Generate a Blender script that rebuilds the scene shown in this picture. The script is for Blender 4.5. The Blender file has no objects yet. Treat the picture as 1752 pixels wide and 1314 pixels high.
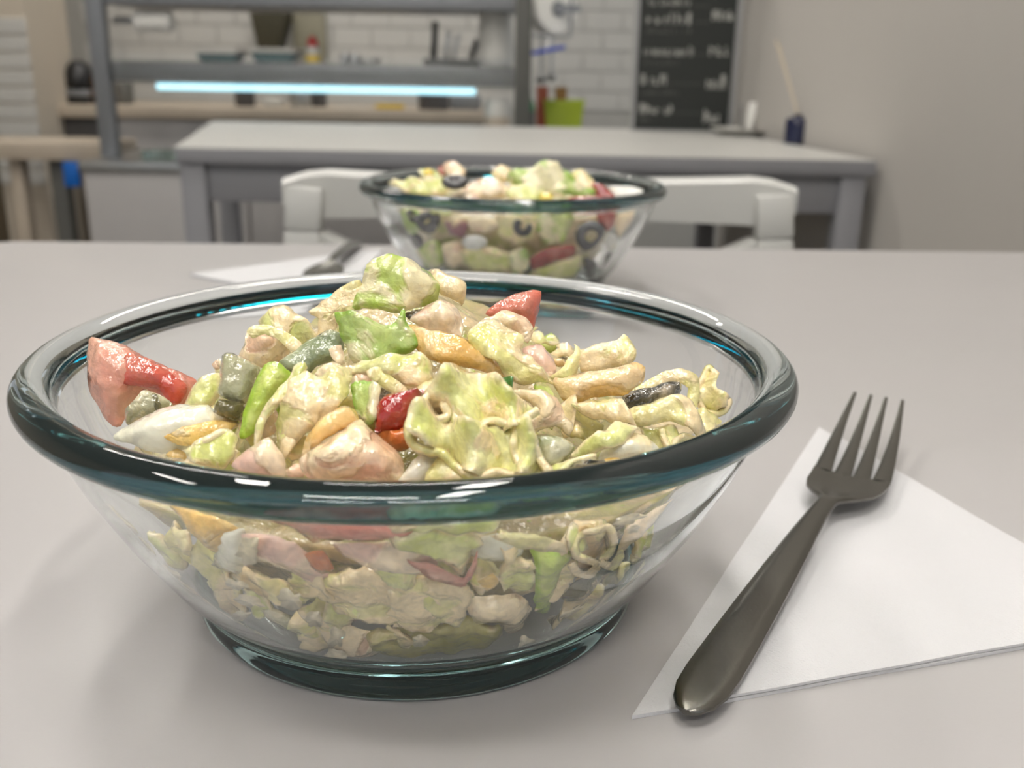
import bpy, bmesh, math, random
import numpy as np
from mathutils import Vector, Matrix, noise
from mathutils.geometry import delaunay_2d_cdt

random.seed(7)
sc = bpy.context.scene
COL = sc.collection
PI = math.pi

# ------------------------------------------------------------------ camera
TZ = 0.75                                   # near table top
F_PX, PITCH, ROLL = 1677.2, 0.3130, 0.0169
CAM = Vector((0.0, 0.0, TZ + 0.1352))
_fwd = Vector((0, math.cos(PITCH), -math.sin(PITCH)))
_up0 = Vector((0, math.sin(PITCH), math.cos(PITCH)))
_rt0 = Vector((1, 0, 0))
_rt = _rt0 * math.cos(ROLL) + _up0 * math.sin(ROLL)
_up = _up0 * math.cos(ROLL) - _rt0 * math.sin(ROLL)
cd = bpy.data.cameras.new('camera')
cam = bpy.data.objects.new('camera', cd)
COL.objects.link(cam)
mw = Matrix((_rt, _up, -_fwd)).transposed().to_4x4()
mw.translation = CAM
cam.matrix_world = mw
cd.sensor_width = 36.0
cd.lens = 36.0 * F_PX / 1752.0
cd.clip_start = 0.01
cd.dof.use_dof = True
cd.dof.focus_distance = 0.222
cd.dof.aperture_fstop = cd.lens / 2.1
sc.camera = cam

# ------------------------------------------------------------------ world, exposure
w = bpy.data.worlds.new('world')
sc.world = w
w.use_nodes = True
w.node_tree.nodes['Background'].inputs[0].default_value = (0.93, 0.96, 1.0, 1)
w.node_tree.nodes['Background'].inputs[1].default_value = 0.65
sc.view_settings.view_transform = 'Standard'
sc.view_settings.look = 'None'
sc.view_settings.gamma = 1.0
sc.view_settings.use_curve_mapping = False
sc.view_settings.exposure = 0.19
sc.cycles.use_denoising = True
sc.cycles.max_bounces = 28
sc.cycles.transmission_bounces = 28
sc.cycles.transparent_max_bounces = 8
sc.cycles.diffuse_bounces = 4
sc.cycles.glossy_bounces = 6
sc.cycles.sample_clamp_indirect = 25.0
sc.cycles.blur_glossy = 0.15

# ------------------------------------------------------------------ geometry helpers
def ray(px, py):
    return (_fwd * F_PX + _rt * (px - 876.0) + _up * (657.0 - py)).normalized()

def at(px, py, Y):
    d = ray(px, py)
    return CAM + d * (Y / d.y)

def ground(px, py, z=TZ):
    d = ray(px, py)
    return CAM + d * ((z - CAM.z) / d.z)

def link(name, me, mat=None, parent=None):
    o = bpy.data.objects.new(name, me)
    COL.objects.link(o)
    if mat is not None and not me.materials:
        me.materials.append(mat)
    if parent is not None:
        o.parent = parent
    return o

def empty(name, loc, rz=0.0):
    o = bpy.data.objects.new(name, None)
    COL.objects.link(o)
    o.location = loc
    o.rotation_euler = (0, 0, rz)
    o.empty_display_size = 0.05
    return o

def tag(o, label=None, cat=None, group=None, kind=None):
    if label: o['label'] = label
    if cat: o['category'] = cat
    if group: o['group'] = group
    if kind: o['kind'] = kind
    return o

class MB:
    """collects shapes, builds one mesh"""
    def __init__(self):
        self.bm = bmesh.new()
    def box(self, x0, x1, y0, y1, z0, z1):
        vs = [self.bm.verts.new((x, y, z)) for z in (z0, z1) for y in (y0, y1) for x in (x0, x1)]
        for f in ((0, 2, 3, 1), (4, 5, 7, 6), (0, 1, 5, 4), (2, 6, 7, 3), (0, 4, 6, 2), (1, 3, 7, 5)):
            self.bm.faces.new([vs[i] for i in f])
        return self
    def prism(self, pts, z0, z1):
        n = len(pts)
        a = [self.bm.verts.new((p[0], p[1], z0)) for p in pts]
        b = [self.bm.verts.new((p[0], p[1], z1)) for p in pts]
        self.bm.faces.new(a[::-1]); self.bm.faces.new(b)
        for i in range(n):
            self.bm.faces.new((a[i], a[(i + 1) % n], b[(i + 1) % n], b[i]))
        return self
    def bar(self, p, q, wx, wy, up=Vector((0, 0, 1))):
        p, q = Vector(p), Vector(q)
        d = (q - p).normalized()
        s = d.cross(up)
        if s.length < 1e-4: s = d.cross(Vector((0, 1, 0)))
        s.normalize(); u = s.cross(d)
        r = []
        for c in (p, q):
            r.append([self.bm.verts.new(c + s * (i * wx / 2) + u * (j * wy / 2)) for i, j in ((-1, -1), (1, -1), (1, 1), (-1, 1))])
        self.bm.faces.new(r[0]); self.bm.faces.new(r[1][::-1])
        for i in range(4):
            self.bm.faces.new((r[0][i], r[1][i], r[1][(i + 1) % 4], r[0][(i + 1) % 4]))
        return self
    def tube(self, pts, rad, n=12):
        pts = [Vector(p) for p in pts]
        rads = rad if isinstance(rad, (list, tuple)) else [rad] * len(pts)
        rings = []
        for i, p in enumerate(pts):
            d = (pts[min(i + 1, len(pts) - 1)] - pts[max(i - 1, 0)]).normalized()
            s = d.cross(Vector((0.13, 0.21, 0.97)))
            if s.length < 0.2: s = d.cross(Vector((0, 1, 0)))
            s.normalize(); u = s.cross(d)
            rings.append([self.bm.verts.new(p + (s * math.cos(2 * PI * k / n) + u * math.sin(2 * PI * k / n)) * rads[i]) for k in range(n)])
        self.bm.faces.new(rings[0]); self.bm.faces.new(rings[-1][::-1])
        for a, b in zip(rings, rings[1:]):
            for k in range(n):
                self.bm.faces.new((a[k], b[k], b[(k + 1) % n], a[(k + 1) % n]))
        return self
    def lathe(self, prof, c=(0, 0, 0), n=48, closed=False):
        c = Vector(c); rings = []
        for r, z in prof:
            if r < 1e-6:
                rings.append([self.bm.verts.new(c + Vector((0, 0, z)))])
            else:
                rings.append([self.bm.verts.new(c + Vector((r * math.cos(2 * PI * k / n), r * math.sin(2 * PI * k / n), z))) for k in range(n)])
        prs = list(zip(rings, rings[1:]))
        if closed: prs.append((rings[-1], rings[0]))
        for a, b in prs:
            for k in range(n):
                k2 = (k + 1) % n
                if len(a) == 1 and len(b) == 1: continue
                if len(a) == 1: self.bm.faces.new((a[0], b[k2], b[k]))
                elif len(b) == 1: self.bm.faces.new((a[k], a[k2], b[0]))
                else: self.bm.faces.new((a[k], a[k2], b[k2], b[k]))
        return self
    def build(self, name, mat, parent=None, smooth=False, bevel=0.0, seg=2, angle=True):
        bm = self.bm
        bmesh.ops.recalc_face_normals(bm, faces=bm.faces)
        if bevel:
            es = [e for e in bm.edges if len(e.link_faces) == 2 and e.calc_face_angle(0) > 0.5]
            bmesh.ops.bevel(bm, geom=es, offset=bevel, segments=seg, profile=0.5, affect='EDGES', clamp_overlap=True)
        me = bpy.data.meshes.new(name)
        bm.to_mesh(me); bm.free()
        if smooth or bevel:
            me.shade_smooth()
            if not smooth or angle:
                me.set_sharp_from_angle(angle=math.radians(40))
        return link(name, me, mat, parent)

# ------------------------------------------------------------------ materials
def new_mat(name):
    m = bpy.data.materials.new(name)
    m.use_nodes = True
    nt = m.node_tree
    return m, nt, nt.nodes['Principled BSDF']

def simple(name, col, rough=0.5, metal=0.0, spec=0.5, var=0.06, scale=18.0, bump=0.0, bscale=200.0, coat=0.0, emit=None, estr=0.0):
    """plain surface with a little procedural unevenness"""
    m, nt, b = new_mat(name)
    N, L = nt.nodes, nt.links
    tc = N.new('ShaderNodeTexCoord')
    nz = N.new('ShaderNodeTexNoise'); nz.inputs['Scale'].default_value = scale; nz.inputs['Detail'].default_value = 4
    L.new(tc.outputs['Object'], nz.inputs['Vector'])
    mx = N.new('ShaderNodeMix'); mx.data_type = 'RGBA'
    mx.inputs[6].default_value = tuple(c * (1 - var) for c in col) + (1,)
    mx.inputs[7].default_value = tuple(min(1, c * (1 + var)) for c in col) + (1,)
    L.new(nz.outputs['Fac'], mx.inputs[0])
    L.new(mx.outputs[2], b.inputs['Base Color'])
    b.inputs['Roughness'].default_value = rough
    b.inputs['Metallic'].default_value = metal
    b.inputs['Specular IOR Level'].default_value = spec
    b.inputs['Coat Weight'].default_value = coat
    if bump:
        n2 = N.new('ShaderNodeTexNoise'); n2.inputs['Scale'].default_value = bscale; n2.inputs['Detail'].default_value = 3
        L.new(tc.outputs['Object'], n2.inputs['Vector'])
        bp = N.new('ShaderNodeBump'); bp.inputs['Strength'].default_value = bump; bp.inputs['Distance'].default_value = 0.001
        L.new(n2.outputs['Fac'], bp.inputs['Height']); L.new(bp.outputs['Normal'], b.inputs['Normal'])
    if emit:
        b.inputs['Emission Color'].default_value = tuple(emit) + (1,)
        b.inputs['Emission Strength'].default_value = estr
    return m

def glass_mat(name, absorb=(0.45, 0.8, 0.85), dens=25.0, rough=0.0, tint=(1, 1, 1), film=0.0):
    m = bpy.data.materials.new(name); m.use_nodes = True
    nt = m.node_tree; N, L = nt.nodes, nt.links
    N.remove(N['Principled BSDF'])
    g = N.new('ShaderNodeBsdfGlass'); g.inputs['IOR'].default_value = 1.5; g.inputs['Roughness'].default_value = rough
    g.inputs['Color'].default_value = tuple(tint) + (1,)
    if film:                                # thick moulded glass: a faint teal body colour
        df_ = N.new('ShaderNodeBsdfDiffuse'); df_.inputs['Color'].default_value = (0.25, 0.35, 0.35, 1)
        ms = N.new('ShaderNodeMixShader'); ms.inputs[0].default_value = film
        L.new(g.outputs[0], ms.inputs[1]); L.new(df_.outputs[0], ms.inputs[2]); L.new(ms.outputs[0], N['Material Output'].inputs['Surface'])
    else:
        L.new(g.outputs[0], N['Material Output'].inputs['Surface'])
    if dens:
        v = N.new('ShaderNodeVolumeAbsorption'); v.inputs['Color'].default_value = tuple(absorb) + (1,); v.inputs['Density'].default_value = dens
        L.new(v.outputs[0], N['Material Output'].inputs['Volume'])
    return m

def food(name, c1, c2, cream=(0.80, 0.66, 0.42), cover=0.45, edge_col=None, edge_amt=0.0, scale=90.0, stretch=(1, 1, 1),
         rough=0.30, sss=0.10, bump=0.55, bscale=420.0, speck=None, soft=0.07):
    """two-tone food flesh with patches of dressing over it; 'edge' is a stored vertex value"""
    m, nt, b = new_mat(name)
    N, L = nt.nodes, nt.links
    tc = N.new('ShaderNodeTexCoord'); oi = N.new('ShaderNodeObjectInfo')
    add = N.new('ShaderNodeVectorMath'); add.operation = 'ADD'
    sc3 = N.new('ShaderNodeVectorMath'); sc3.operation = 'SCALE'; sc3.inputs[3].default_value = 3.0
    comb = N.new('ShaderNodeCombineXYZ')
    for k in range(3): L.new(oi.outputs['Random'], comb.inputs[k])
    L.new(comb.outputs[0], sc3.inputs[0])
    mp = N.new('ShaderNodeMapping'); mp.inputs['Scale'].default_value = stretch
    L.new(tc.outputs['Object'], mp.inputs['Vector'])
    L.new(mp.outputs[0], add.inputs[0]); L.new(sc3.outputs[0], add.inputs[1])
    def nz(s, d=3.0, dist=0.0):
        n = N.new('ShaderNodeTexNoise'); n.inputs['Scale'].default_value = s; n.inputs['Detail'].default_value = d
        n.inputs['Distortion'].default_value = dist
        L.new(add.outputs[0], n.inputs['Vector']); return n
    def mix(fac, a, bcol):
        x = N.new('ShaderNodeMix'); x.data_type = 'RGBA'
        if isinstance(a, tuple): x.inputs[6].default_value = a + (1,)
        else: L.new(a, x.inputs[6])
        if isinstance(bcol, tuple): x.inputs[7].default_value = bcol + (1,)
        else: L.new(bcol, x.inputs[7])
        if isinstance(fac, float): x.inputs[0].default_value = fac
        else: L.new(fac, x.inputs[0])
        return x.outputs[2]
    def ramp(src, lo, hi):
        r = N.new('ShaderNodeMapRange'); r.inputs[1].default_value = lo; r.inputs[2].default_value = hi
        L.new(src, r.inputs[0]); return r.outputs[0]
    col = mix(ramp(nz(scale).outputs['Fac'], 0.35, 0.65), c1, c2)
    if edge_col:
        at_ = N.new('ShaderNodeAttribute'); at_.attribute_name = 'edge'
        mm = N.new('ShaderNodeMath'); mm.operation = 'MULTIPLY_ADD'
        L.new(nz(scale * 1.7).outputs['Fac'], mm.inputs[0]); mm.inputs[1].default_value = 0.65
        L.new(at_.outputs['Fac'], mm.inputs[2])
        e = ramp(mm.outputs[0], 1.05 - edge_amt, 1.35 - edge_amt)
        col = mix(e, col, edge_col)
    if speck:
        col = mix(ramp(nz(scale * 4).outputs['Fac'], 0.66, 0.70), col, speck)
    thr = 0.5 + (0.5 - cover) * 0.5
    cm = ramp(nz(scale * 0.8, 4.0, 0.6).outputs['Fac'], thr - soft * 0.5, thr + soft * 0.5)
    if cover > 0.0:
        col = mix(cm, col, cream)
    hv = N.new('ShaderNodeHueSaturation')
    vr = N.new('ShaderNodeMapRange'); vr.inputs[1].default_value = 0.3; vr.inputs[2].default_value = 0.7; vr.inputs[3].default_value = 0.80; vr.inputs[4].default_value = 1.12
    L.new(nz(scale * 3.2, 5.0, 0.8).outputs['Fac'], vr.inputs[0]); L.new(vr.outputs[0], hv.inputs['Value']); L.new(col, hv.inputs['Color'])
    col = hv.outputs['Color']
    L.new(col, b.inputs['Base Color'])
    b.inputs['Roughness'].default_value = rough
    b.inputs['Subsurface Weight'].default_value = sss
    b.inputs['Subsurface Radius'].default_value = (0.004, 0.003, 0.0015)
    b.inputs['Subsurface Scale'].default_value = 1.0
    b.inputs['Coat Weight'].default_value = 1.0
    b.inputs['Coat Roughness'].default_value = 0.05
    bp = N.new('ShaderNodeBump'); bp.inputs['Strength'].default_value = bump; bp.inputs['Distance'].default_value = 0.0012
    ha = N.new('ShaderNodeMath'); ha.operation = 'MULTIPLY_ADD'; ha.inputs[1].default_value = 0.65
    L.new(cm, ha.inputs[0]); L.new(nz(bscale, 3.0).outputs['Fac'], ha.inputs[2])
    L.new(ha.outputs[0], bp.inputs['Height'])
    L.new(bp.outputs['Normal'], b.inputs['Normal']); L.new(bp.outputs['Normal'], b.inputs['Coat Normal'])
    return m

M = {}
M['tabletop'] = simple('table_laminate', (0.37, 0.358, 0.355), rough=0.42, var=0.03, scale=9, bump=0.03, bscale=900)
M['table_edge'] = simple('table_edge_band', (0.311, 0.303, 0.303), rough=0.45)
M['grey_paint'] = simple('grey_painted_wood', (0.222, 0.222, 0.237), rough=0.45)
M['grey_top'] = simple('grey_table_laminate', (0.46, 0.455, 0.43), rough=0.4, var=0.03)
M['chair_white'] = simple('white_lacquer', (0.488, 0.488, 0.465), rough=0.35, var=0.03)
M['wall_warm'] = simple('painted_plaster', (0.435, 0.413, 0.383), rough=0.8, var=0.03, scale=3, bump=0.05, bscale=150)
M['wall_white'] = simple('white_grout', (0.37, 0.362, 0.333), rough=0.8)
M['tile'] = simple('white_glazed_tile', (0.488, 0.48, 0.451), rough=0.35, var=0.03, scale=6)
M['cream_wall'] = simple('cream_plaster', (0.503, 0.444, 0.362), rough=0.8, var=0.03)
M['floor'] = simple('brown_floor_tile', (0.111, 0.098, 0.076), rough=0.5, var=0.15, scale=5)
M['ceiling'] = simple('ceiling_paint', (0.38, 0.37, 0.35), rough=0.9)
M['panel'] = simple('counter_laminate', (0.414, 0.399, 0.392), rough=0.4, var=0.02)
M['steel'] = simple('brushed_steel', (0.42, 0.43, 0.43), rough=0.32, metal=0.9, var=0.1, scale=30)
M['steel_grey'] = simple('grey_metal_post', (0.24, 0.25, 0.265), rough=0.4, metal=0.5)
M['dark_frame'] = simple('dark_frame_paint', (0.105, 0.105, 0.095), rough=0.5)
M['wood'] = simple('pale_wood_worktop', (0.458, 0.392, 0.311), rough=0.5, var=0.12, scale=14)
M['black'] = simple('black_plastic', (0.012, 0.012, 0.013), rough=0.35)
M['dark_grey'] = simple('dark_grey_panel', (0.07, 0.065, 0.065), rough=0.5)
M['white_plastic'] = simple('white_plastic', (0.532, 0.525, 0.488), rough=0.4, var=0.02)
M['paper'] = simple('white_paper', (0.80, 0.79, 0.75), rough=0.85, var=0.02, bump=0.1, bscale=300)
M['teal_box'] = simple('teal_container', (0.10, 0.17, 0.17), rough=0.25)
M['lime'] = simple('lime_plastic', (0.40, 0.50, 0.045), rough=0.4, var=0.04)
M['blue'] = simple('blue_plastic', (0.01, 0.05, 0.42), rough=0.4)
M['blue2'] = simple('bright_blue_plastic', (0.0, 0.12, 0.50), rough=0.4)
M['green_glass'] = simple('green_bottle', (0.015, 0.18, 0.06), rough=0.15)
M['red'] = simple('red_plastic', (0.48, 0.03, 0.03), rough=0.4)
M['rust'] = simple('rust_packet', (0.32, 0.07, 0.03), rough=0.5)
M['amber'] = simple('amber_packet', (0.26, 0.13, 0.02), rough=0.5)
M['yellow'] = simple('yellow_box', (0.62, 0.42, 0.02), rough=0.5)
M['orange'] = simple('orange_packet', (0.75, 0.30, 0.03), rough=0.5)
M['olive_dark'] = simple('dark_hood_metal', (0.055, 0.05, 0.03), rough=0.5)
M['olive_panel'] = simple('olive_grey_panel', (0.222, 0.207, 0.148), rough=0.6)
M['navy'] = simple('navy_glass', (0.012, 0.015, 0.045), rough=0.15)
M['reed'] = simple('pale_reed', (0.60, 0.53, 0.42), rough=0.7)
M['chalk_black'] = simple('black_menu_board', (0.012, 0.015, 0.013), rough=0.6, var=0.2, scale=4)
M['chalk'] = simple('white_chalk_print', (0.32, 0.32, 0.30), rough=0.9)
M['chalk_dim'] = simple('grey_chalk_print', (0.075, 0.075, 0.07), rough=0.9)
M['alu'] = simple('aluminium_frame', (0.36, 0.36, 0.36), rough=0.35, metal=0.6)
M['led'] = simple('led_tube', (0.8, 0.9, 0.95), emit=(0.36, 0.80, 0.95), estr=1.15)
M['lamp'] = simple('lamp_diffuser', (0.9, 0.9, 0.9), emit=(1.0, 0.955, 0.89), estr=32.0)
M['glass'] = glass_mat('bowl_glass', (0.62, 0.92, 0.93), 14.0)
M['glass_rim'] = glass_mat('tinted_rim_glass', (0.62, 0.92, 0.93), 14.0, film=0.05)
M['shelf_glass'] = glass_mat('shelf_glass', (0.3, 0.75, 0.7), 6.0)
M['fork'] = simple('fork_steel', (0.17, 0.165, 0.15), rough=0.27, metal=1.0, var=0.08, scale=60, bump=0.04, bscale=1500)
M['napkin'] = simple('napkin_paper', (0.547, 0.547, 0.559), rough=0.9, var=0.02, scale=60, bump=0.35, bscale=1400)

CREAM = (0.89, 0.71, 0.42)
M['lettuce_green'] = food('romaine_green', (0.40, 0.55, 0.13), (0.60, 0.68, 0.27), (0.83, 0.76, 0.48), 0.50, (0.28, 0.47, 0.06), 0.06, 110)
M['lettuce_top'] = food('romaine_light', (0.54, 0.66, 0.16), (0.72, 0.74, 0.32), (0.86, 0.77, 0.48), 0.46, (0.40, 0.57, 0.07), 0.0, 110)
M['lettuce_pale'] = food('iceberg_pale', (0.62, 0.66, 0.18), (0.81, 0.78, 0.40), CREAM, 0.34, (0.88, 0.75, 0.46), 0.02, 110)
M['lettuce_cream'] = food('iceberg_in_dressing', (0.68, 0.65, 0.22), (0.84, 0.73, 0.39), (0.89, 0.71, 0.42), 0.52, None, 0, 110)
M['rib'] = food('romaine_rib', (0.38, 0.52, 0.05), (0.60, 0.66, 0.20), CREAM, 0.25, (0.34, 0.52, 0.04), 0.2, 120, (1, 1, 1))
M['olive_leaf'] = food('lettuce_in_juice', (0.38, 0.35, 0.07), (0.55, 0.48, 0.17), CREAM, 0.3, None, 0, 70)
M['chicken'] = food('chicken_meat', (0.83, 0.60, 0.40), (0.74, 0.48, 0.32), (0.89, 0.72, 0.47), 0.60, None, 0, 130, rough=0.3, bump=0.6, bscale=300)
M['chicken_pink'] = food('chicken_pink', (0.83, 0.58, 0.45), (0.74, 0.47, 0.37), (0.88, 0.71, 0.50), 0.52, None, 0, 110, rough=0.3, bump=0.5, bscale=300)
M['tomato'] = food('tomato_flesh', (0.46, 0.035, 0.02), (0.56, 0.085, 0.045), (0.70, 0.30, 0.21), 0.50, None, 0, 70, rough=0.2, soft=0.35)
M['tomato_milky'] = food('tomato_in_dressing', (0.58, 0.13, 0.09), (0.66, 0.24, 0.17), (0.72, 0.40, 0.29), 0.5, None, 0, 80, rough=0.22, soft=0.3)
M['tomato_skin'] = food('tomato_skin', (0.28, 0.010, 0.008), (0.38, 0.025, 0.016), (0.60, 0.22, 0.16), 0.28, None, 0, 60, rough=0.15, soft=0.3)
M['tomato_edge'] = food('tomato_orange_edge', (0.55, 0.12, 0.02), (0.62, 0.2, 0.05), (0.75, 0.4, 0.2), 0.2, None, 0, 80, rough=0.2)
M['egg_white'] = food('egg_white', (0.80, 0.77, 0.58), (0.83, 0.80, 0.66), (0.84, 0.70, 0.42), 0.32, None, 0, 60, rough=0.22, bump=0.3)
M['yolk'] = food('egg_yolk', (0.80, 0.48, 0.10), (0.84, 0.57, 0.20), CREAM, 0.25, None, 0, 120, rough=0.5, bump=0.7)
M['slice'] = food('yellow_pepper', (0.80, 0.47, 0.13), (0.84, 0.56, 0.23), (0.85, 0.62, 0.34), 0.45, (0.78, 0.38, 0.03), -0.12, 70, rough=0.2)
M['pickle'] = food('pickle_flesh', (0.36, 0.36, 0.21), (0.48, 0.46, 0.30), (0.62, 0.56, 0.38), 0.40, None, 0, 130, rough=0.15)
M['pickle_skin'] = food('pickle_skin', (0.075, 0.07, 0.02), (0.15, 0.13, 0.05), (0.55, 0.45, 0.28), 0.30, None, 0, 220, rough=0.2, speck=(0.03, 0.03, 0.012))
M['pickle_dark'] = food('dark_pickle_rind', (0.045, 0.042, 0.03), (0.10, 0.09, 0.07), (0.50, 0.42, 0.30), 0.33, None, 0, 240, rough=0.15, soft=0.2)
M['cucumber'] = food('cucumber_flesh', (0.24, 0.29, 0.16), (0.36, 0.40, 0.25), (0.56, 0.54, 0.37), 0.42, (0.04, 0.10, 0.04), -0.25, 90, rough=0.15)
M['herb'] = food('dark_green_leaf', (0.04, 0.16, 0.02), (0.10, 0.28, 0.05), CREAM, 0.15, None, 0, 120)
M['onion'] = food('red_onion', (0.16, 0.03, 0.06), (0.30, 0.10, 0.12), CREAM, 0.3, None, 0, 80)
M['olive'] = food('black_olive', (0.012, 0.012, 0.014), (0.03, 0.03, 0.035), (0.2, 0.18, 0.12), 0.02, None, 0, 120, rough=0.3, sss=0.0)
M['corn'] = food('sweetcorn', (0.75, 0.55, 0.03), (0.8, 0.62, 0.1), CREAM, 0.1, None, 0, 120)
M['feta'] = food('white_cheese', (0.74, 0.73, 0.66), (0.80, 0.79, 0.74), CREAM, 0.15, None, 0, 120, rough=0.5)
M['bed'] = food('chopped_salad', (0.42, 0.42, 0.13), (0.56, 0.44, 0.24), (0.70, 0.56, 0.33), 0.42, None, 0, 75, speck=(0.40, 0.46, 0.10))
M['dressing'] = food('cream_dressing', (0.84, 0.72, 0.48), (0.88, 0.77, 0.54), CREAM, 0.0, None, 0, 120, rough=0.35, bump=0.1)

# ------------------------------------------------------------------ the room
o = MB().box(-3.6, 1.4, -3.2, 5.2, -0.05, 0.0).build('floor', M['floor']); tag(o, kind='structure')
o = MB().box(-3.6, 1.4, -3.2, 5.2, 2.75, 2.8).build('ceiling', M['ceiling']); tag(o, kind='structure')

def wall_line_x(y):
    return 0.601 - 0.1262 * (y - 1.62)
wp = [(wall_line_x(-0.6), -0.6), (wall_line_x(2.42), 2.42), (1.3, 2.42), (1.3, -0.6)]
o = MB().prism(wp, 0, 2.75).build('wall_right', M['wall_warm']); tag(o, kind='structure')

o = MB().box(-3.6, -3.5, -0.4, 4.0, 0, 2.75).build('wall_side', M['cream_wall']); tag(o, kind='structure')
o = MB().box(-3.5, 1.3, -3.1, -3.0, 0, 0.9).box(-3.5, 1.3, -3.1, -3.0, 2.35, 2.75).build('wall_front', M['cream_wall']); tag(o, kind='structure')
BACK_Y = 4.05
wb = MB().box(-3.2, 1.3, BACK_Y, BACK_Y + 0.1, 0, 2.75).build('wall_back', M['wall_white']); tag(wb, kind='structure')
# glazed tiles on the kitchen wall, each a piece of its own
tm = MB().box(-0.0735, 0.0735, -0.006, 0.0, -0.036, 0.036)
t0 = tm.build('tile', M['tile'], wb, bevel=0.002, seg=1)
tile_me = t0.data
first = True
for r in range(7):
    z = 0.76 + r * 0.075
    for c in range(20):
        x = -1.62 + c * 0.15 + (0.075 if r % 2 else 0.0)
        if first: t = t0; first = False
        else: t = link('tile', tile_me, None, wb)
        t.location = (x, BACK_Y, z)

# tiled pier at the left edge of the kitchen
pa, pb = at(2, 300, 3.3).x, at(78, 300, 3.3).x
pier = MB().box(pa, pb, 3.3, 3.6, 0, 2.75).build('wall_left', M['cream_wall']); tag(pier, kind='structure')
pm = MB().box(-(pb - pa) / 2, (pb - pa) / 2, -0.008, 0, -0.0235, 0.0235)
p0 = pm.build('tile', M['tile'], pier, bevel=0.002, seg=1)
for r in range(10):
    t = p0 if r == 0 else link('tile', p0.data, None, pier)
    t.location = ((pa + pb) / 2, 3.3, 0.51 + r * 0.0525)
o = MB().box(-3.2, -2.2, 4.0, 4.04, 0, 2.75).build('wall_far_left', M['cream_wall']); tag(o, kind='structure')

# ------------------------------------------------------------------ ceiling lamps
k = 0
for (x, y, lx, ly) in ((0.12, 1.30, 0.16, 0.8), (-0.85, 1.25, 0.16, 0.8), (-0.30, 2.95, 0.8, 0.16), (-1.45, 3.0, 0.8, 0.16), (-0.35, -0.55, 0.8, 0.16), (-1.75, 0.1, 0.16, 0.8), (0.25, -0.2, 0.16, 0.8), (-0.7, -1.7, 0.8, 0.16), (0.25, -1.5, 0.8, 0.16)):  # front-wall and near-right-corner panels are unseen fill, added to brighten the salad
    e = empty('ceiling_light', (x, y, 2.75))
    tag(e, 'slim ceiling light panel ' + ('above the far side of the near table', 'left of the chair', 'above the right half of the kitchen', 'above the left half of the kitchen', 'behind the near edge of the table', 'at the left side of the room', 'added as fill above the near right corner of the table', 'added as fill near the front wall at the left', 'added as fill near the front wall at the right')[k], 'ceiling light', 'ceiling light panels'); k += 1
    fr = MB()
    a, b_ = lx / 2, ly / 2
    fr.box(-a - .02, a + .02, -b_ - .02, -b_, -0.03, 0).box(-a - .02, a + .02, b_, b_ + .02, -0.03, 0)
    fr.box(-a - .02, -a, -b_, b_, -0.03, 0).box(a, a + .02, -b_, b_, -0.03, 0)
    fr.build('frame', M['alu'], e)
    MB().box(-a, a, -b_, b_, -0.022, -0.012).build('diffuser', M['lamp'], e)

# ------------------------------------------------------------------ near table
tt = empty('dining_table', (0.1, 0.4, 0.0))
far = [ground(-60, 411), ground(1752, 431)]
xl, xr = -0.425, 0.655
sl = (far[1].y - far[0].y) / (far[1].x - far[0].x)
yf = lambda x: far[0].y + sl * (x - far[0].x)
rc = 0.05
poly = [(xl, 0.02), (xr, 0.02), (xr, yf(xr))]
cx_, cy_ = xl + rc, yf(xl + rc) - rc
for i in range(9):
    a = PI / 2 + i * PI / 16
    poly.append((cx_ + rc * math.cos(a), cy_ + rc * math.sin(a)))
poly = [(p[0] - 0.1, p[1] - 0.4) for p in poly]
MB().prism(poly, TZ - 0.024, TZ).build('tabletop', M['tabletop'], tt, bevel=0.002)
MB().box(-0.48, 0.50, -0.33, 0.33, TZ - 0.09, TZ - 0.0245).build('apron', M['grey_paint'], tt)
for (x, y) in ((-0.46, -0.31), (0.48, -0.31), (0.48, 0.30), (-0.46, 0.30)):
    MB().box(x - .025, x + .025, y - .025, y + .025, 0, TZ - 0.09).build('leg', M['grey_paint'], tt, bevel=.003)
tag(tt, 'pale grey laminate dining table in the foreground carrying both salad bowls', 'table')

# ------------------------------------------------------------------ bowls
BR = 0.095
B1 = Vector((-0.2588 * BR, 2.555 * BR, TZ))
B2 = Vector((-0.0156 * BR, 6.505 * BR, TZ))
OUT = [(0, 0.0012), (0.050, 0.0012), (0.053, 0.0), (0.0572, 0.0006), (0.0588, 0.0026), (0.0588, 0.0052), (0.0583, 0.0075),
       (0.0606, 0.0100), (0.0662, 0.0165), (0.0762, 0.0320), (0.0836, 0.0460), (0.0872, 0.0545), (0.0882, 0.0585), (0.0890, 0.0600)]
bead = []
for i in range(15):
    a = -1.9 + 0.55 + i * (PI * 1.32) / 14
    bead.append((0.0905 + 0.0045 * math.cos(a), 0.0642 + 0.0037 * math.sin(a)))
IN = [(0.0853, 0.0620), (0.0846, 0.0590), (0.0836, 0.0545), (0.0800, 0.0460), (0.0726, 0.0320), (0.0630, 0.0170), (0.0585, 0.0122), (0.0520, 0.0098), (0.0440, 0.0090), (0, 0.0088)]
bowl_me = None
def make_bowl(loc, label):
    global bowl_me
    e = empty('glass_bowl', loc)
    if bowl_me is None:
        mb = MB().lathe(OUT + bead + IN, n=128)
        ob = mb.build('bowl_body', M['glass'], e, smooth=True, angle=False)
        bowl_me = ob.data
        bowl_me.materials.append(M['glass_rim'])
        for p in bowl_me.polygons:
            r_ = math.hypot(p.center.x, p.center.y)
            if (p.center.z > 0.0602 and r_ > 0.0858) or (p.center.z < 0.0075 and r_ > 0.0535): p.material_index = 1
    else:
        ob = link('bowl_body', bowl_me, None, e)
    tag(e, label, 'bowl', 'clear glass salad bowls')
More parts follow.
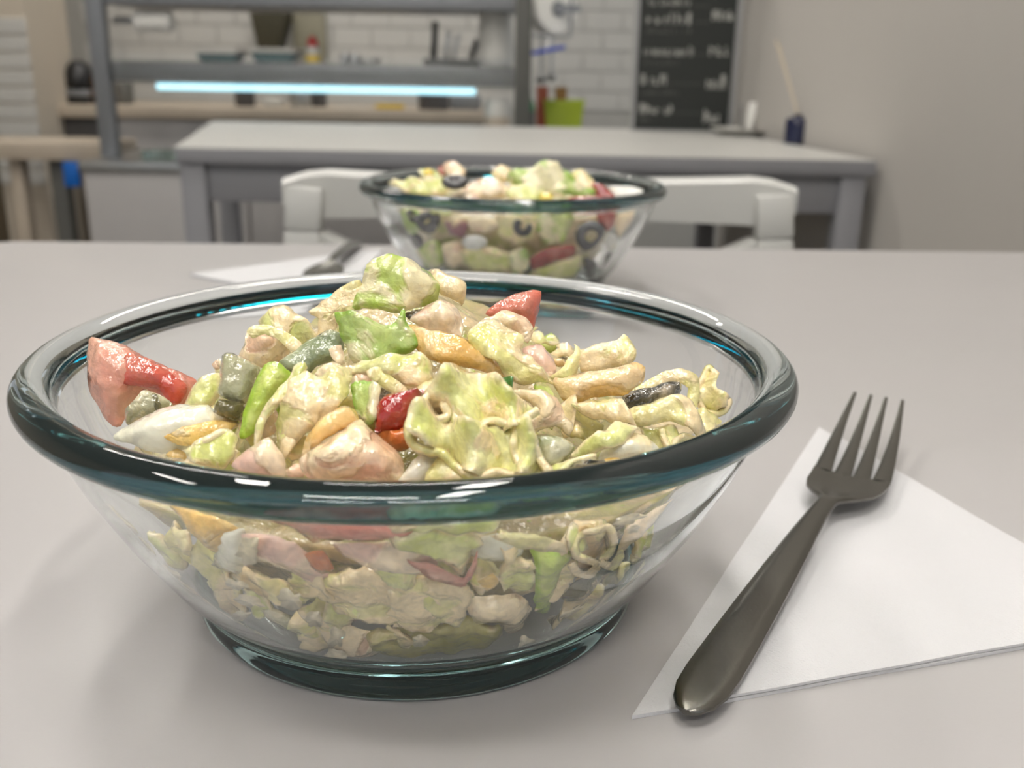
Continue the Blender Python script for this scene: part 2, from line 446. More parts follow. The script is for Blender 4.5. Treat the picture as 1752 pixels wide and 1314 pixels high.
make_bowl(B1, 'large clear glass bowl in front, full of creamy lettuce and tomato salad')
make_bowl(B2, 'clear glass bowl further back, holding the salad with black olives')

_iz = [p[1] for p in IN][::-1]; _ir = [p[0] for p in IN][::-1]
def r_in(z):
    return float(np.interp(z, _iz[1:], _ir[1:], left=0.0, right=0.0850))
def heap1(x, y):
    r = math.hypot(x, y)
    return 0.0915 - 0.56 * (math.sqrt(r * r + 0.012 ** 2) - 0.012)
def heap2(x, y):
    r = math.hypot(x, y)
    return 0.0685 - 0.10 * r
HEAP = {1: heap1, 2: heap2}
BC = {1: B1, 2: B2}

def hit_top(px, py, b, lift=0.0):
    d = ray(px, py); c = BC[b]; t = (c - CAM).length - 0.11
    while t < 1.5:
        p = CAM + d * t - c
        if p.z < HEAP[b](p.x, p.y) + lift and math.hypot(p.x, p.y) < 0.088: return p + c
        if p.z < 0.02: return p + c
        t += 0.0007
    return CAM + d * c.y

def hit_wall(px, py, b, off=0.0005):
    d = ray(px, py); c = BC[b]; t = (c - CAM).length - 0.13; best = None
    while t < 1.5:
        p = CAM + d * t - c
        r = math.hypot(p.x, p.y)
        if 0.0088 < p.z < 0.070:
            g = r - (r_in(p.z) - off)
            if g < 0: return p + c
            if best is None or g < best[0]: best = (g, p + c)
        t += 0.0006
    p = best[1] - c; s = (r_in(p.z) - off) / math.hypot(p.x, p.y)
    return Vector((p.x * s, p.y * s, p.z)) + c

def smooth_outline(pts, step):
    """closed Catmull-Rom through pts, resampled at about step"""
    P = [np.array(p, float) for p in pts]; n = len(P); out = []
    for i in range(n):
        p0, p1, p2, p3 = P[i - 1], P[i], P[(i + 1) % n], P[(i + 2) % n]
        m = max(2, int(np.linalg.norm(p2 - p1) / step + 0.5))
        for k in range(m):
            t = k / m
            c = 0.5 * ((2 * p1) + (p2 - p0) * t + (2 * p0 - 5 * p1 + 4 * p2 - p3) * t * t + (-p0 + 3 * p1 - 3 * p2 + p3) * t ** 3)
            l = p1 + (p2 - p1) * t
            out.append(0.6 * c + 0.4 * l)
    return np.array(out)

def jag(ol, amp):
    t = np.roll(ol, -1, 0) - np.roll(ol, 1, 0); t /= (np.linalg.norm(t, axis=1)[:, None] + 1e-9)
    nrm = np.stack([-t[:, 1], t[:, 0]], 1); sd = random.random() * 40
    a = np.array([noise.noise(Vector((x * 420 + sd, y * 420, sd))) + 0.7 * noise.noise(Vector((x * 150 + sd, y * 150, 3.0))) for x, y in ol])
    return ol + nrm * (a * amp)[:, None]

def triangulate(outl, step):
    n = len(outl)
    lo, hi = outl.min(0), outl.max(0)
    vs = [Vector((float(a), float(b))) for a, b in outl]
    # inner points on a jittered hex grid, kept clear of the edge
    gx = np.arange(lo[0] + step, hi[0], step); gy = np.arange(lo[1] + step, hi[1], step * 0.87)
    q = [(x + (step / 2 if j % 2 else 0), y) for j, y in enumerate(gy) for x in gx]
    if q:
        q = np.array(q)
        d = edge_dist(q, outl)
        ins = inside(q, outl) & (d > step * 0.55)
        vs += [Vector((float(a), float(b))) for a, b in q[ins]]
    r = delaunay_2d_cdt(vs, [(i, (i + 1) % n) for i in range(n)], [], 1, 1e-7)
    V = np.array([(v.x, v.y) for v in r[0]])
    return V, [tuple(f) for f in r[2]]

def edge_dist(q, o):
    a = o; b = np.roll(o, -1, 0); ab = b - a; L2 = (ab ** 2).sum(1) + 1e-18
    t = np.clip(((q[:, None, :] - a[None]) * ab[None]).sum(2) / L2[None], 0, 1)
    pr = a[None] + t[..., None] * ab[None]
    return np.sqrt(((q[:, None, :] - pr) ** 2).sum(2)).min(1)

def inside(q, o):
    x, y = q[:, 0], q[:, 1]; r = np.zeros(len(q), bool); a = o; b = np.roll(o, -1, 0)
    for (x1, y1), (x2, y2) in zip(a, b):
        c = ((y1 > y) != (y2 > y))
        if y2 != y1:
            r ^= c & (x < (x2 - x1) * (y - y1) / (y2 - y1) + x1)
    return r

def piece(name, mat, outline_px, label, cat, b=1, where='top', style='chunk', thick=0.004, bulge=0.0, ruffle=0.0, wave=0.010, dirn=(1, 0.3),
          m=0.55, lift=0.0, lump=0.0006, tilt=0.0, yaw=0.0, step=0.0010, group=None, parent=None, sink=0.0, plane=None, jagged=0.0007):
    """one salad piece: outline laid on a tilted plane at the place where it lies, given thickness, bend and ruffle"""
    pts = outline_px
    cx = sum(p[0] for p in pts) / len(pts); cy = sum(p[1] for p in pts) / len(pts)
    if plane:
        C, n = plane
    elif where == 'top':
        C = hit_top(cx, cy, b, lift)
        l = C - BC[b]; e = 0.001; h = HEAP[b]
        n = Vector((-(h(l.x + e, l.y) - h(l.x - e, l.y)) / (2 * e), -(h(l.x, l.y + e) - h(l.x, l.y - e)) / (2 * e), 1)).normalized()
        view = (CAM - C).normalized()
        n = (n * (1 - m) + view * m).normalized()
    else:
        C = hit_wall(cx, cy, b)
        l = C - BC[b]; rad = Vector((l.x, l.y, 0)).normalized()
        n = (rad * 0.88 - Vector((0, 0, 0.47))).normalized()
        view = (CAM - C).normalized()
        n = (n * 0.6 + view * 0.4).normalized()
    if tilt or yaw:
        n = (n + _up * tilt + _rt * yaw).normalized()
    if sink: C = C - n * sink
    ux = (_rt - n * _rt.dot(n)).normalized(); uy = n.cross(ux)
    loc = []
    for p in pts:
        d = ray(*p); t = (C - CAM).dot(n) / d.dot(n)
        q = CAM + d * t - C
        loc.append((q.dot(ux), q.dot(uy)))
    ol = smooth_outline(loc, step)
    ol = jag(ol, jagged if style == 'leaf' else jagged * 0.6)
    V, T = triangulate(ol, step)
    d = edge_dist(V, ol)
    rmax = max(d.max(), 1e-5)
    sd = random.random() * 50
    nv = len(V)
    X = np.zeros((nv * 2, 3)); E = np.zeros(nv * 2); HF = np.zeros(nv); HB = np.zeros(nv)
    dl = np.array(dirn, float); dl /= np.linalg.norm(dl)
    ext = np.abs(V).max() + 1e-6
    for i in range(nv):
        x, y = V[i]; k = d[i] / rmax
        nn = noise.noise(Vector((x * 260 + sd, y * 260, sd)))
        n3 = noise.noise(Vector((x * 90 + sd, y * 90, sd + 9)))
        if style == 'leaf':
            s = x * dl[0] + y * dl[1]; q = -x * dl[1] + y * dl[0]
            ed = 1.0 - min(1.0, d[i] / (rmax * 0.9))
            wv = ruffle * (math.sin(s / wave * 2 * PI + 3 * n3 + sd) * (0.35 + 0.65 * ed) + 0.8 * n3)
            fine = noise.noise(Vector((x * 520 + sd, y * 520, sd))) * 0.00035 + noise.noise(Vector((s * 700, q * 150, sd))) * 0.0003
            fr_ = 0.0011 * ed * ed * noise.noise(Vector((x * 330 + sd, y * 330, sd + 5))) * (1.0 + ruffle * 500)
            w0 = bulge * (1 - (x * x + y * y) / (ext * ext)) + wv + lump * nn + fine + fr_
            th = 0.8 * thick * (0.5 + 0.5 * min(1.0, d[i] / 0.0008)) * (1 + 0.4 * math.exp(-((d[i] - 0.0016) / 0.0011) ** 2))
            f, bk = w0 + th / 2, w0 - th / 2
        else:
            if style == 'slab':
                g = min(1.0, d[i] / (thick * 0.35)); g = math.sqrt(1 - (1 - g) ** 2)
                f = thick * 0.5 * (0.25 + 0.75 * g)
                bk = -f
            else:
                g = min(1.0, d[i] / max(thick * 0.9, rmax * 0.75)); g = math.sqrt(max(0, 1 - (1 - g) ** 2))
                f = thick * 0.62 * g + 0.0001; bk = -thick * 0.5 * g - 0.0001
            a = lump * (nn + 1.6 * n3 + 0.7 * noise.noise(Vector((x * 620 + sd, y * 620, sd)))) * (0.4 + 0.6 * g)
            f += a; bk += a * 0.5
            w0 = bulge * (1 - (x * x + y * y) / (ext * ext)); f += w0; bk += w0
        HF[i] = f; HB[i] = bk; E[i] = E[nv + i] = 1 - k
    if style == 'chunk':
        ea = np.array([(f[q], f[(q + 1) % 3]) for f in T for q in range(3)]); ea = np.concatenate([ea, ea[:, ::-1]])
        cn = np.bincount(ea[:, 0], minlength=nv) + 1e-9; free = d > 1e-6
        for it in range(10):
            for H_ in (HF, HB):
                av = np.bincount(ea[:, 0], weights=H_[ea[:, 1]], minlength=nv) / cn
                H_[free] = 0.45 * H_[free] + 0.55 * av[free]
        for i in range(nv):
            x, y = V[i]
            a = lump * (noise.noise(Vector((x * 300 + sd, y * 300, sd))) + 0.6 * noise.noise(Vector((x * 700, y * 700, sd)))) * min(1.0, d[i] / 0.002)
            HF[i] += a; HB[i] += a * 0.4
    for i in range(nv):
        x, y = V[i]
        X[i] = C + ux * x + uy * y + n * HF[i]
        X[nv + i] = C + ux * x + uy * y + n * HB[i]
    hmax = HF.max(); HH = np.concatenate([HF, HB])
    inset = 0.0006 + random.random() * 0.0016
    # keep every vertex inside the glass
    c = BC[b]
    if plane is None or where != 'free':
        for j in range(nv * 2):
            z = X[j, 2] - c.z
            if z < 0.0098: z = 0.0098; X[j, 2] = c.z + z
            r = math.hypot(X[j, 0] - c.x, X[j, 1] - c.y); lim = r_in(z) - inset - min(hmax - HH[j], 0.006)
            if z < 0.072 and r > lim:
                s = lim / r
                X[j, 0] = c.x + (X[j, 0] - c.x) * s; X[j, 1] = c.y + (X[j, 1] - c.y) * s
    Cn = np.array(C)
    faces = [f for f in T] + [tuple(nv + q for q in f[::-1]) for f in T]
    cnt = {}
    for f in T:
        for u_, v_ in zip(f, f[1:] + f[:1]): cnt[(u_, v_)] = 1
    for (u_, v_) in cnt:
        if (v_, u_) not in cnt: faces.append((v_, u_, nv + u_, nv + v_))
    me = bpy.data.meshes.new(name)
    me.from_pydata([tuple(v - Cn) for v in X], [], faces)
    at_ = me.attributes.new('edge', 'FLOAT', 'POINT'); at_.data.foreach_set('value', E.astype(np.float32))
    me.shade_smooth()
    if style == 'slab': me.set_sharp_from_angle(angle=math.radians(50))
    o = link(name, me, M[mat])
    o.location = C
    if parent is not None:
        o.parent = parent; o.location = C - parent.location
    else:
        tag(o, label, cat, group)
    o['_n'] = tuple(n)
    return o

def zoomed(x0, y0, s):
    return lambda pts: [(x0 + a / s, y0 + c / s) for a, c in pts]
ZA = zoomed(380, 430, 4.38); ZB = zoomed(480, 560, 3.504); ZC = zoomed(820, 480, 3.7545); ZD = zoomed(140, 560, 4.171)
ZE = zoomed(60, 800, 2.655); ZF = zoomed(680, 800, 2.655); ZG = zoomed(560, 260, 2.826)

# ------------------------------------------------------------------ salad in the near bowl: a mixed mass, then single pieces
def salad_bed(b, drop, prof, mat, label):
    c = BC[b]; n = 72; rows = []
    zs = [p[0] for p in prof]; rs = [p[1] for p in prof]
    bm = bmesh.new()
    for z in np.linspace(zs[0], zs[-1], 16):
        rows.append([(float(np.interp(z, zs, rs)) * math.cos(2 * PI * k / n), float(np.interp(z, zs, rs)) * math.sin(2 * PI * k / n), z, 0) for k in range(n)])
    rl = rs[-1]
    for f in np.linspace(0.94, 0.06, 13):
        rows.append([(rl * f * math.cos(2 * PI * k / n), rl * f * math.sin(2 * PI * k / n), HEAP[b](rl * f, 0) - drop * (0.5 + 0.5 * f), 1) for k in range(n)])
    rings = []
    for row in rows:
        ring = []
        for (x, y, z, top) in row:
            a = noise.noise(Vector((x * 85, y * 85, z * 85 + b * 7))) * 0.0045 + noise.noise(Vector((x * 240, y * 240, z * 240))) * 0.0016
            r = math.hypot(x, y) + 1e-9
            if top: z += a
            else: s = (r + a) / r; x *= s; y *= s
            z = max(z, 0.0102)
            lim = r_in(z) - 0.0035; r = math.hypot(x, y)
            if r > lim: x *= lim / r; y *= lim / r
            ring.append(bm.verts.new((x, y, z)))
        rings.append(ring)
    for a, d in zip(rings, rings[1:]):
        for k in range(n): bm.faces.new((a[k], a[(k + 1) % n], d[(k + 1) % n], d[k]))
    bm.faces.new(rings[0][::-1]); bm.faces.new(rings[-1])
    me = bpy.data.meshes.new('chopped_salad'); bm.to_mesh(me); bm.free(); me.shade_smooth()
    o = link('chopped_salad', me, M[mat]); o.location = c
    tag(o, label, 'salad', kind='stuff')
salad_bed(1, 0.0185, [(0.0102, 0.026), (0.016, 0.042), (0.024, 0.054), (0.034, 0.0625), (0.042, 0.0675), (0.0475, 0.0700)], 'bed',
          'mass of chopped lettuce and chicken in creamy dressing inside the front bowl')

NL = [
 # lettuce and other pieces lying on top, from the back of the heap to the front
 ('tomato_wedge', 'tomato', ZC([(40,215),(130,130),(280,75),(395,70),(390,180),(350,310),(290,330),(180,260)]), 'red tomato wedge standing up at the back right of the front salad', 'tomato', dict(style='chunk', thick=.009, m=.75, lump=.0003, lift=.002)),
 ('chicken_strip', 'chicken', ZC([(20,250),(90,225),(170,195),(300,240),(350,320),(310,400),(230,330),(100,300)]), 'torn chicken strip leaning against the back tomato wedge', 'chicken', dict(thick=.006, m=.6, lump=.001, lift=.004)),
 ('lettuce_piece', 'lettuce_cream', ZA([(650,455),(830,310),(1040,225),(1060,330),(1000,450),(900,480),(860,560),(820,640),(700,660),(730,500)]), 'cream-coated lettuce shred pointing left under the topmost leaf', 'lettuce', dict(style='leaf', thick=.0016, m=.75, ruffle=.0012, wave=.02, lift=.003)),
 ('lettuce_piece', 'lettuce_cream', ZA([(1540,110),(1752,215),(1835,290),(1800,420),(1700,370),(1590,290)]), 'smooth cream-coated leaf hanging right of the topmost lettuce', 'lettuce', dict(style='leaf', thick=.0022, bulge=.003, m=.7, lift=.002)),
 ('lettuce_piece', 'lettuce_top', ZA([(1210,45),(1310,60),(1440,85),(1560,160),(1640,290),(1590,390),(1400,460),(1270,475),(1100,445),(970,455),(1000,360),(1060,270),(1080,170),(1130,110)]), 'light green lettuce leaf at the very top of the front salad', 'lettuce', dict(style='leaf', thick=.0018, bulge=.005, ruffle=.0012, wave=.012, dirn=(.3,1), m=.75, lift=.004)),
 ('lettuce_piece', 'lettuce_pale', ZA([(290,540),(400,450),(470,425),(540,450),(690,590),(740,650),(640,780),(480,700),(330,600)]), 'pale yellow lettuce piece behind the chicken at the left of the heap', 'lettuce', dict(style='leaf', thick=.002, bulge=.004, ruffle=.0012, m=.75, lift=.002)),
 ('chicken_chunk', 'chicken', ZA([(185,610),(330,560),(480,640),(510,760),(470,850),(280,870),(120,800),(170,700)]), 'lumpy chicken chunk at the left flank of the heap', 'chicken', dict(thick=.013, m=.65, lump=.0012, lift=.001)),
 ('cheese_shred', 'lettuce_cream', ZA([(190,600),(240,560),(350,560),(470,600),(590,680),(600,740),(510,740),(410,660),(320,615),(230,650)]), 'cream strip curled over the left chicken chunk', 'cheese', dict(thick=.0045, m=.75, lump=.0003, lift=.008)),
 ('pickle_strip', 'cucumber', ZA([(470,800),(640,680),(820,595),(900,640),(910,740),(840,820),(720,860),(640,930),(510,910),(420,850)]), 'grey-green cucumber strip lying left of the green romaine leaf', 'cucumber', dict(style='slab', thick=.005, m=.6, lump=.0004, lift=.002)),
 ('chicken_chunk', 'chicken_pink', ZA([(1400,525),(1500,430),(1640,360),(1760,430),(1810,560),(1760,690),(1640,660),(1560,620),(1480,570)]), 'pink chicken chunk just below the topmost lettuce', 'chicken', dict(thick=.010, m=.65, lump=.0014, lift=.002)),
 ('pickle_chunk', 'pickle_dark', ZA([(1370,470),(1450,440),(1520,430),(1480,480),(1420,520),(1390,500)]), 'dark pickle bit under the topmost lettuce beside pink chicken', 'pickle', dict(thick=.005, m=.6)),
 ('pepper_slice', 'slice', ZB([(770,0),(900,40),(1060,80),(1250,200),(1405,290),(1290,308),(1150,275),(960,240),(850,190),(800,130)]), 'yellow pepper slice arched across the middle of the front salad', 'pepper', dict(style='slab', thick=.005, bulge=.004, m=.65, lump=.0003, lift=.001)),
 ('lettuce_piece', 'lettuce_cream', ZB([(1120,70),(1160,0),(1260,-40),(1380,10),(1450,80),(1440,150),(1530,260),(1650,320),(1520,345),(1400,345),(1290,250),(1170,180)]), 'cream-coated lettuce draped over the arched yellow pepper slice', 'lettuce', dict(style='leaf', thick=.002, bulge=.004, ruffle=.0014, wave=.012, dirn=(1,.4), m=.6, lift=.005)),
 ('chicken_chunk', 'chicken_pink', ZB([(1450,130),(1560,105),(1660,240),(1620,310),(1540,300),(1470,210)]), 'pale pink chicken strip right of the draped lettuce', 'chicken', dict(thick=.008, m=.6, lump=.0006, lift=.001)),
 ('pepper_bit', 'slice', ZC([(470,500),(540,510),(545,545),(490,545)]), 'tiny yellow pepper corner peeking out right of the heap top', 'pepper', dict(style='slab', thick=.003, m=.6)),
 ('lettuce_piece', 'lettuce_cream', ZC([(640,490),(780,400),(870,390),(920,355),(970,400),(995,490),(960,550),(800,590),(660,610)]), 'translucent pale leaf standing behind the egg-yellow slice', 'lettuce', dict(style='leaf', thick=.0018, bulge=.003, ruffle=.0015, m=.8, lift=.004)),
 ('lettuce_shred', 'lettuce_cream', ZC([(450,620),(560,530),(600,470),(600,395),(645,430),(640,560),(570,640)]), 'horn-shaped cream shred pointing up left of the translucent leaf', 'lettuce', dict(style='leaf', thick=.0025, bulge=.001, m=.8, lift=.005)),
 ('pepper_slice', 'slice', ZC([(480,620),(700,590),(860,560),(1000,528),(1065,560),(1055,640),(950,730),(800,745),(620,785),(540,770),(490,700)]), 'thick egg-yellow slice lying at the right of the heap', 'pepper', dict(style='chunk', thick=.008, m=.7, lump=.0005, lift=.005)),
 ('lettuce_shred', 'lettuce_cream', ZC([(990,700),(1150,605),(1300,565),(1400,610),(1420,700),(1390,830),(1330,810),(1345,690),(1270,645),(1150,680),(1040,725)]), 'cream strip arching over the dark pickle slice', 'lettuce', dict(thick=.0035, m=.75, lump=.0003, lift=.003)),
 ('pickle_slice', 'pickle_dark', ZC([(925,735),(1080,690),(1285,650),(1285,735),(1180,780),(1020,825),(930,825)]), 'dark ridged pickle slice on edge at the right of the salad', 'pickle', dict(style='slab', thick=.006, m=.7, lump=.0008, lift=.003)),
 ('lettuce_piece', 'lettuce_cream', ZC([(1390,700),(1440,620),(1480,550),(1525,620),(1500,730),(1610,765),(1570,835),(1480,850),(1410,820)]), 'crinkled cream lettuce frill at the far right of the salad', 'lettuce', dict(style='leaf', thick=.002, ruffle=.002, wave=.008, bulge=.003, m=.75, lift=.004)),
 ('lettuce_piece', 'lettuce_cream', ZC([(1370,830),(1500,850),(1570,920),(1500,1020),(1420,1000)]), 'small ruffled leaf hanging down at the far right glass', 'lettuce', dict(style='leaf', thick=.002, ruffle=.0018, wave=.008, m=.6)),
 ('lettuce_piece', 'lettuce_cream', ZC([(910,890),(1000,820),(1200,780),(1350,815),(1450,980),(1490,1035),(1380,1020),(1200,945),(1050,955),(980,930)]), 'broad cream-coated leaf below the dark pickle slice', 'lettuce', dict(style='leaf', thick=.0025, bulge=.005, ruffle=.0012, m=.6, lift=.003)),
 ('lettuce_piece', 'lettuce_cream', ZC([(590,790),(760,770),(910,780),(920,850),(990,930),(1010,965),(860,925),(720,875),(640,835)]), 'narrow cream leaf twisted below the egg-yellow slice', 'lettuce', dict(style='leaf', thick=.002, ruffle=.0015, wave=.014, bulge=.003, m=.65, lift=.004)),
 ('lettuce_piece', 'lettuce_pale', ZC([(770,1010),(860,920),(1010,960),(920,1070),(760,1120),(590,1140),(640,1060)]), 'pale lettuce piece beside the right egg wedge', 'lettuce', dict(style='leaf', thick=.002, ruffle=.0012, bulge=.003, m=.6, lift=.003)),
 ('lettuce_piece', 'lettuce_pale', ZC([(1030,945),(1200,950),(1300,1010),(1450,1030),(1410,1090),(1270,1070),(1210,1120),(1140,1090)]), 'yellow-green frilly lettuce right of the right egg wedge', 'lettuce', dict(style='leaf', thick=.002, ruffle=.002, wave=.009, m=.6, lift=.001)),
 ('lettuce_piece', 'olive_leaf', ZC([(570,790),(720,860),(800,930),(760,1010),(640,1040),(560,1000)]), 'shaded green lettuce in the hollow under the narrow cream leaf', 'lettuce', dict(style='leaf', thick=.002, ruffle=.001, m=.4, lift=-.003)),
 ('lettuce_piece', 'lettuce_green', ZA([(840,460),(980,470),(1150,560),(1290,545),(1360,445),(1400,560),(1465,710),(1300,800),(1190,845),(980,840),(930,700),(880,600)]), 'bright green romaine leaf with dressing in the middle of the heap', 'lettuce', dict(style='leaf', thick=.0016, ruffle=.0012, wave=.012, bulge=.003, m=.75, lift=.006)),
 ('lettuce_piece', 'lettuce_pale', ZA([(950,850),(1200,810),(1450,780),(1570,850),(1570,970),(1400,1070),(1300,970),(1100,920),(980,940)]), 'pale green lettuce flap right below the bright romaine leaf', 'lettuce', dict(style='leaf', thick=.002, ruffle=.0012, bulge=.003, m=.65, lift=.004)),
 ('chicken_bit', 'chicken', ZA([(690,920),(760,860),(840,835),(920,870),(860,950),(720,955)]), 'small chicken bit left of the bright romaine leaf', 'chicken', dict(thick=.006, m=.65, lump=.0008, lift=.003)),
 ('chicken_bit', 'chicken', ZA([(810,740),(890,705),(915,840),(850,840)]), 'tiny pink chicken corner touching the romaine leaf and cucumber strip', 'chicken', dict(thick=.005, m=.65, lump=.0005, lift=.003)),
 ('cheese_shred', 'lettuce_cream', ZA([(1090,900),(1180,865),(1300,950),(1430,1080),(1340,1095),(1200,1010),(1110,960)]), 'short thick cream shred pointing to the red tomato skin', 'cheese', dict(thick=.005, m=.75, lump=.0003, lift=.006)),
 ('chicken_bit', 'chicken', ZA([(975,950),(1040,890),(1110,900),(1120,990),(1040,1040),(985,1010)]), 'creamy chicken morsel between romaine leaf and cream shred', 'chicken', dict(thick=.006, m=.65, lump=.0006, lift=.004)),
 ('pickle_chunk', 'pickle_dark', ZA([(1120,1090),(1180,1020),(1290,1080),(1300,1130),(1180,1150)]), 'dark pickle bit above the red tomato skin', 'pickle', dict(thick=.006, m=.6, lift=.001)),
 ('lettuce_piece', 'lettuce_cream', ZA([(580,950),(760,965),(940,870),(985,950),(960,1060),(910,1200),(760,1314),(620,1420),(430,1500),(400,1350),(480,1150)]), 'large dressed leaf left of centre next to the celery-like rib', 'lettuce', dict(style='leaf', thick=.002, ruffle=.0014, wave=.014, bulge=.005, m=.65, lift=.004)),
 ('lettuce_piece', 'lettuce_green', ZA([(975,1000),(1060,950),(1190,1030),(1160,1130),(1170,1220),(1130,1290),(1080,1290),(1000,1210),(965,1100)]), 'small curled bright green leaf beside the red tomato skin', 'lettuce', dict(style='leaf', thick=.0016, ruffle=.0018, wave=.008, m=.75, lift=.006)),
 ('lettuce_rib', 'rib', ZA([(315,840),(400,825),(460,860),(520,930),(430,1090),(340,1210),(280,1340),(140,1400),(160,1200),(230,1010)]), 'bright green lettuce rib standing upright at the left', 'lettuce', dict(thick=.008, m=.8, lump=.0003, lift=.006)),
 ('lettuce_piece', 'lettuce_pale', ZA([(595,830),(635,875),(490,1090),(340,1270),(250,1480),(240,1380),(300,1200),(430,1030)]), 'thin lettuce sliver leaning along the green rib', 'lettuce', dict(style='leaf', thick=.002, m=.8, lift=.008)),
 ('tomato_wedge', 'tomato_milky', ZD([(70,70),(320,130),(560,260),(825,390),(780,480),(740,560),(650,560),(430,480),(340,560),(280,705),(215,705),(140,600),(60,480),(20,300),(40,160)]), 'large tomato wedge smeared with dressing at the left glass', 'tomato', dict(style='chunk', thick=.010, m=.8, lump=.0004, lift=.004)),
 ('lettuce_piece', 'lettuce_pale', ZD([(720,555),(840,390),(1010,325),(1010,470),(950,560),(840,590)]), 'pale yellow leaf between the large tomato wedge and pickle cube', 'lettuce', dict(style='leaf', thick=.002, ruffle=.001, bulge=.002, m=.7, lift=.002)),
 ('pickle_chunk', 'pickle', ZD([(440,450),(520,465),(650,550),(560,620),(400,660),(325,690),(320,590)]), 'grey pickle chunk under the large tomato wedge', 'pickle', dict(style='slab', thick=.006, m=.65, lump=.0005, lift=.002)),
 ('chicken_bit', 'chicken', ZD([(930,265),(970,220),(1020,215),(1010,280),(960,300)]), 'tiny chicken morsel left of the pickle cube', 'chicken', dict(thick=.004, m=.7, lift=.002)),
 ('egg_wedge', 'egg_white', ZD([(210,790),(360,680),(520,600),(700,558),(900,560),(980,640),(1130,690),(1010,770),(850,840),(640,900),(560,905),(360,840)]), 'boiled egg wedge with yolk at the left front of the salad', 'egg', dict(style='chunk', thick=.010, m=.7, lump=.0003, lift=.003)),
 ('pickle_cube', 'pickle', ZD([(1005,210),(1080,195),(1280,285),(1240,400),(1170,550),(1060,530),(980,470)]), 'glassy grey-green pickle cube with dark rind left of the rib', 'pickle', dict(style='slab', thick=.009, m=.75, lump=.0004, lift=.006)),
 ('lettuce_piece', 'lettuce_pale', ZD([(730,910),(900,800),(1050,735),(1120,800),(1100,930),(990,1010),(800,970)]), 'pale yellow lettuce below the egg wedge at the rim', 'lettuce', dict(style='leaf', thick=.002, ruffle=.0018, wave=.008, bulge=.003, m=.7, lift=.003)),
 ('yolk_crumb', 'yolk', ZD([(600,910),(680,865),(745,905),(735,945),(650,930)]), 'orange yolk crumb at the rim below the egg wedge', 'egg', dict(thick=.004, m=.7, lift=.001)),
 ('chicken_chunk', 'chicken_pink', ZD([(1060,990),(1180,870),(1330,790),(1430,900),(1460,1010),(1450,1080),(1200,1050)]), 'pink chicken flake at the rim below the green rib', 'chicken', dict(thick=.009, m=.7, lump=.0007, lift=.004)),
 ('lettuce_piece', 'lettuce_pale', ZD([(1380,680),(1480,640),(1560,800),(1480,940),(1440,960),(1420,880)]), 'green-tinged leaf tucked between chicken flake and big chicken chunk', 'lettuce', dict(style='leaf', thick=.002, ruffle=.001, m=.6, lift=.001)),
 ('tomato_wedge', 'tomato_skin', ZB([(565,510),(620,440),(740,415),(870,385),(830,470),(780,600),(700,625),(565,645)]), 'dark red tomato piece in the centre front of the salad', 'tomato', dict(style='slab', thick=.010, m=.7, lump=.0003, lift=.003, tilt=.3)),
 ('pepper_slice', 'slice', ZB([(120,770),(150,680),(260,560),(390,475),(450,495),(490,580),(400,610),(300,670),(200,730),(150,790)]), 'yellow slice curving behind the big front chicken chunk', 'pepper', dict(style='slab', thick=.004, bulge=.003, m=.7, lump=.0003, lift=.005)),
 ('chicken_chunk', 'chicken', ZB([(110,790),(250,690),(390,600),(480,555),(560,640),(700,730),(750,820),(725,930),(560,945),(400,940),(160,905)]), 'big dressed chicken chunk at the front rim', 'chicken', dict(thick=.016, m=.7, lump=.0012, lift=.004)),
 ('chicken_bit', 'chicken', ZD([(1440,1020),(1520,980),(1590,990),(1590,1070),(1480,1075)]), 'small chicken morsel at the front rim left of the big chunk', 'chicken', dict(thick=.006, m=.7, lump=.0006, lift=.001)),
 ('egg_piece', 'egg_white', ZB([(700,935),(800,800),(880,745),(970,780),(930,840),(870,935)]), 'white egg piece at the front rim below the tomato', 'egg', dict(thick=.008, m=.7, lump=.0002, lift=.002)),
 ('lettuce_piece', 'lettuce_cream', ZB([(850,935),(970,775),(1090,870),(1220,930),(1050,945)]), 'whitish lettuce shard at the front rim beside the egg', 'lettuce', dict(style='leaf', thick=.002, bulge=.002, m=.7, lift=.003)),
 ('herb_leaf', 'herb', ZB([(1290,335),(1345,305),(1395,305),(1385,390),(1330,375)]), 'dark green curled herb leaf above the frilly lettuce', 'herb', dict(style='leaf', thick=.002, ruffle=.001, m=.7, lift=.005)),
 ('chicken_strip', 'chicken', ZB([(1360,380),(1500,375),(1640,460),(1740,590),(1730,670),(1640,620),(1500,655),(1440,610),(1530,500)]), 'folded chicken strip right of the frilly lettuce', 'chicken', dict(style='leaf', thick=.004, bulge=.003, ruffle=.0008, m=.65, lift=.002)),
 ('cucumber_piece', 'cucumber', ZB([(1500,650),(1660,655),(1760,720),(1710,790),(1600,840),(1540,750)]), 'grey-green cucumber piece with dark edge right of the frilly lettuce', 'cucumber', dict(style='slab', thick=.006, m=.65, lump=.0002, lift=.003)),
 ('lettuce_frill', 'lettuce_pale', ZB([(1030,250),(1110,235),(1190,260),(1350,380),(1540,490),(1440,575),(1400,640),(1250,650),(1150,655),(1040,590),(960,540),(860,560),(850,480),(870,420),(960,310)]), 'upper frilly iceberg leaf at the centre front of the salad', 'lettuce', dict(style='leaf', thick=.0022, bulge=.005, ruffle=.0056, wave=.0100, dirn=(1,.25), m=.7, lift=.009)),
 ('lettuce_frill', 'lettuce_pale', ZB([(850,470),(960,520),(1150,600),(1330,610),(1430,570),(1520,680),(1640,890),(1420,910),(1150,920),(1000,800),(930,755),(850,725),(765,640),(780,530)]), 'lower wavy iceberg leaf hanging to the front rim', 'lettuce', dict(style='leaf', thick=.0022, bulge=.006, ruffle=.0050, wave=.0105, dirn=(1,-.2), m=.75, lift=.006)),
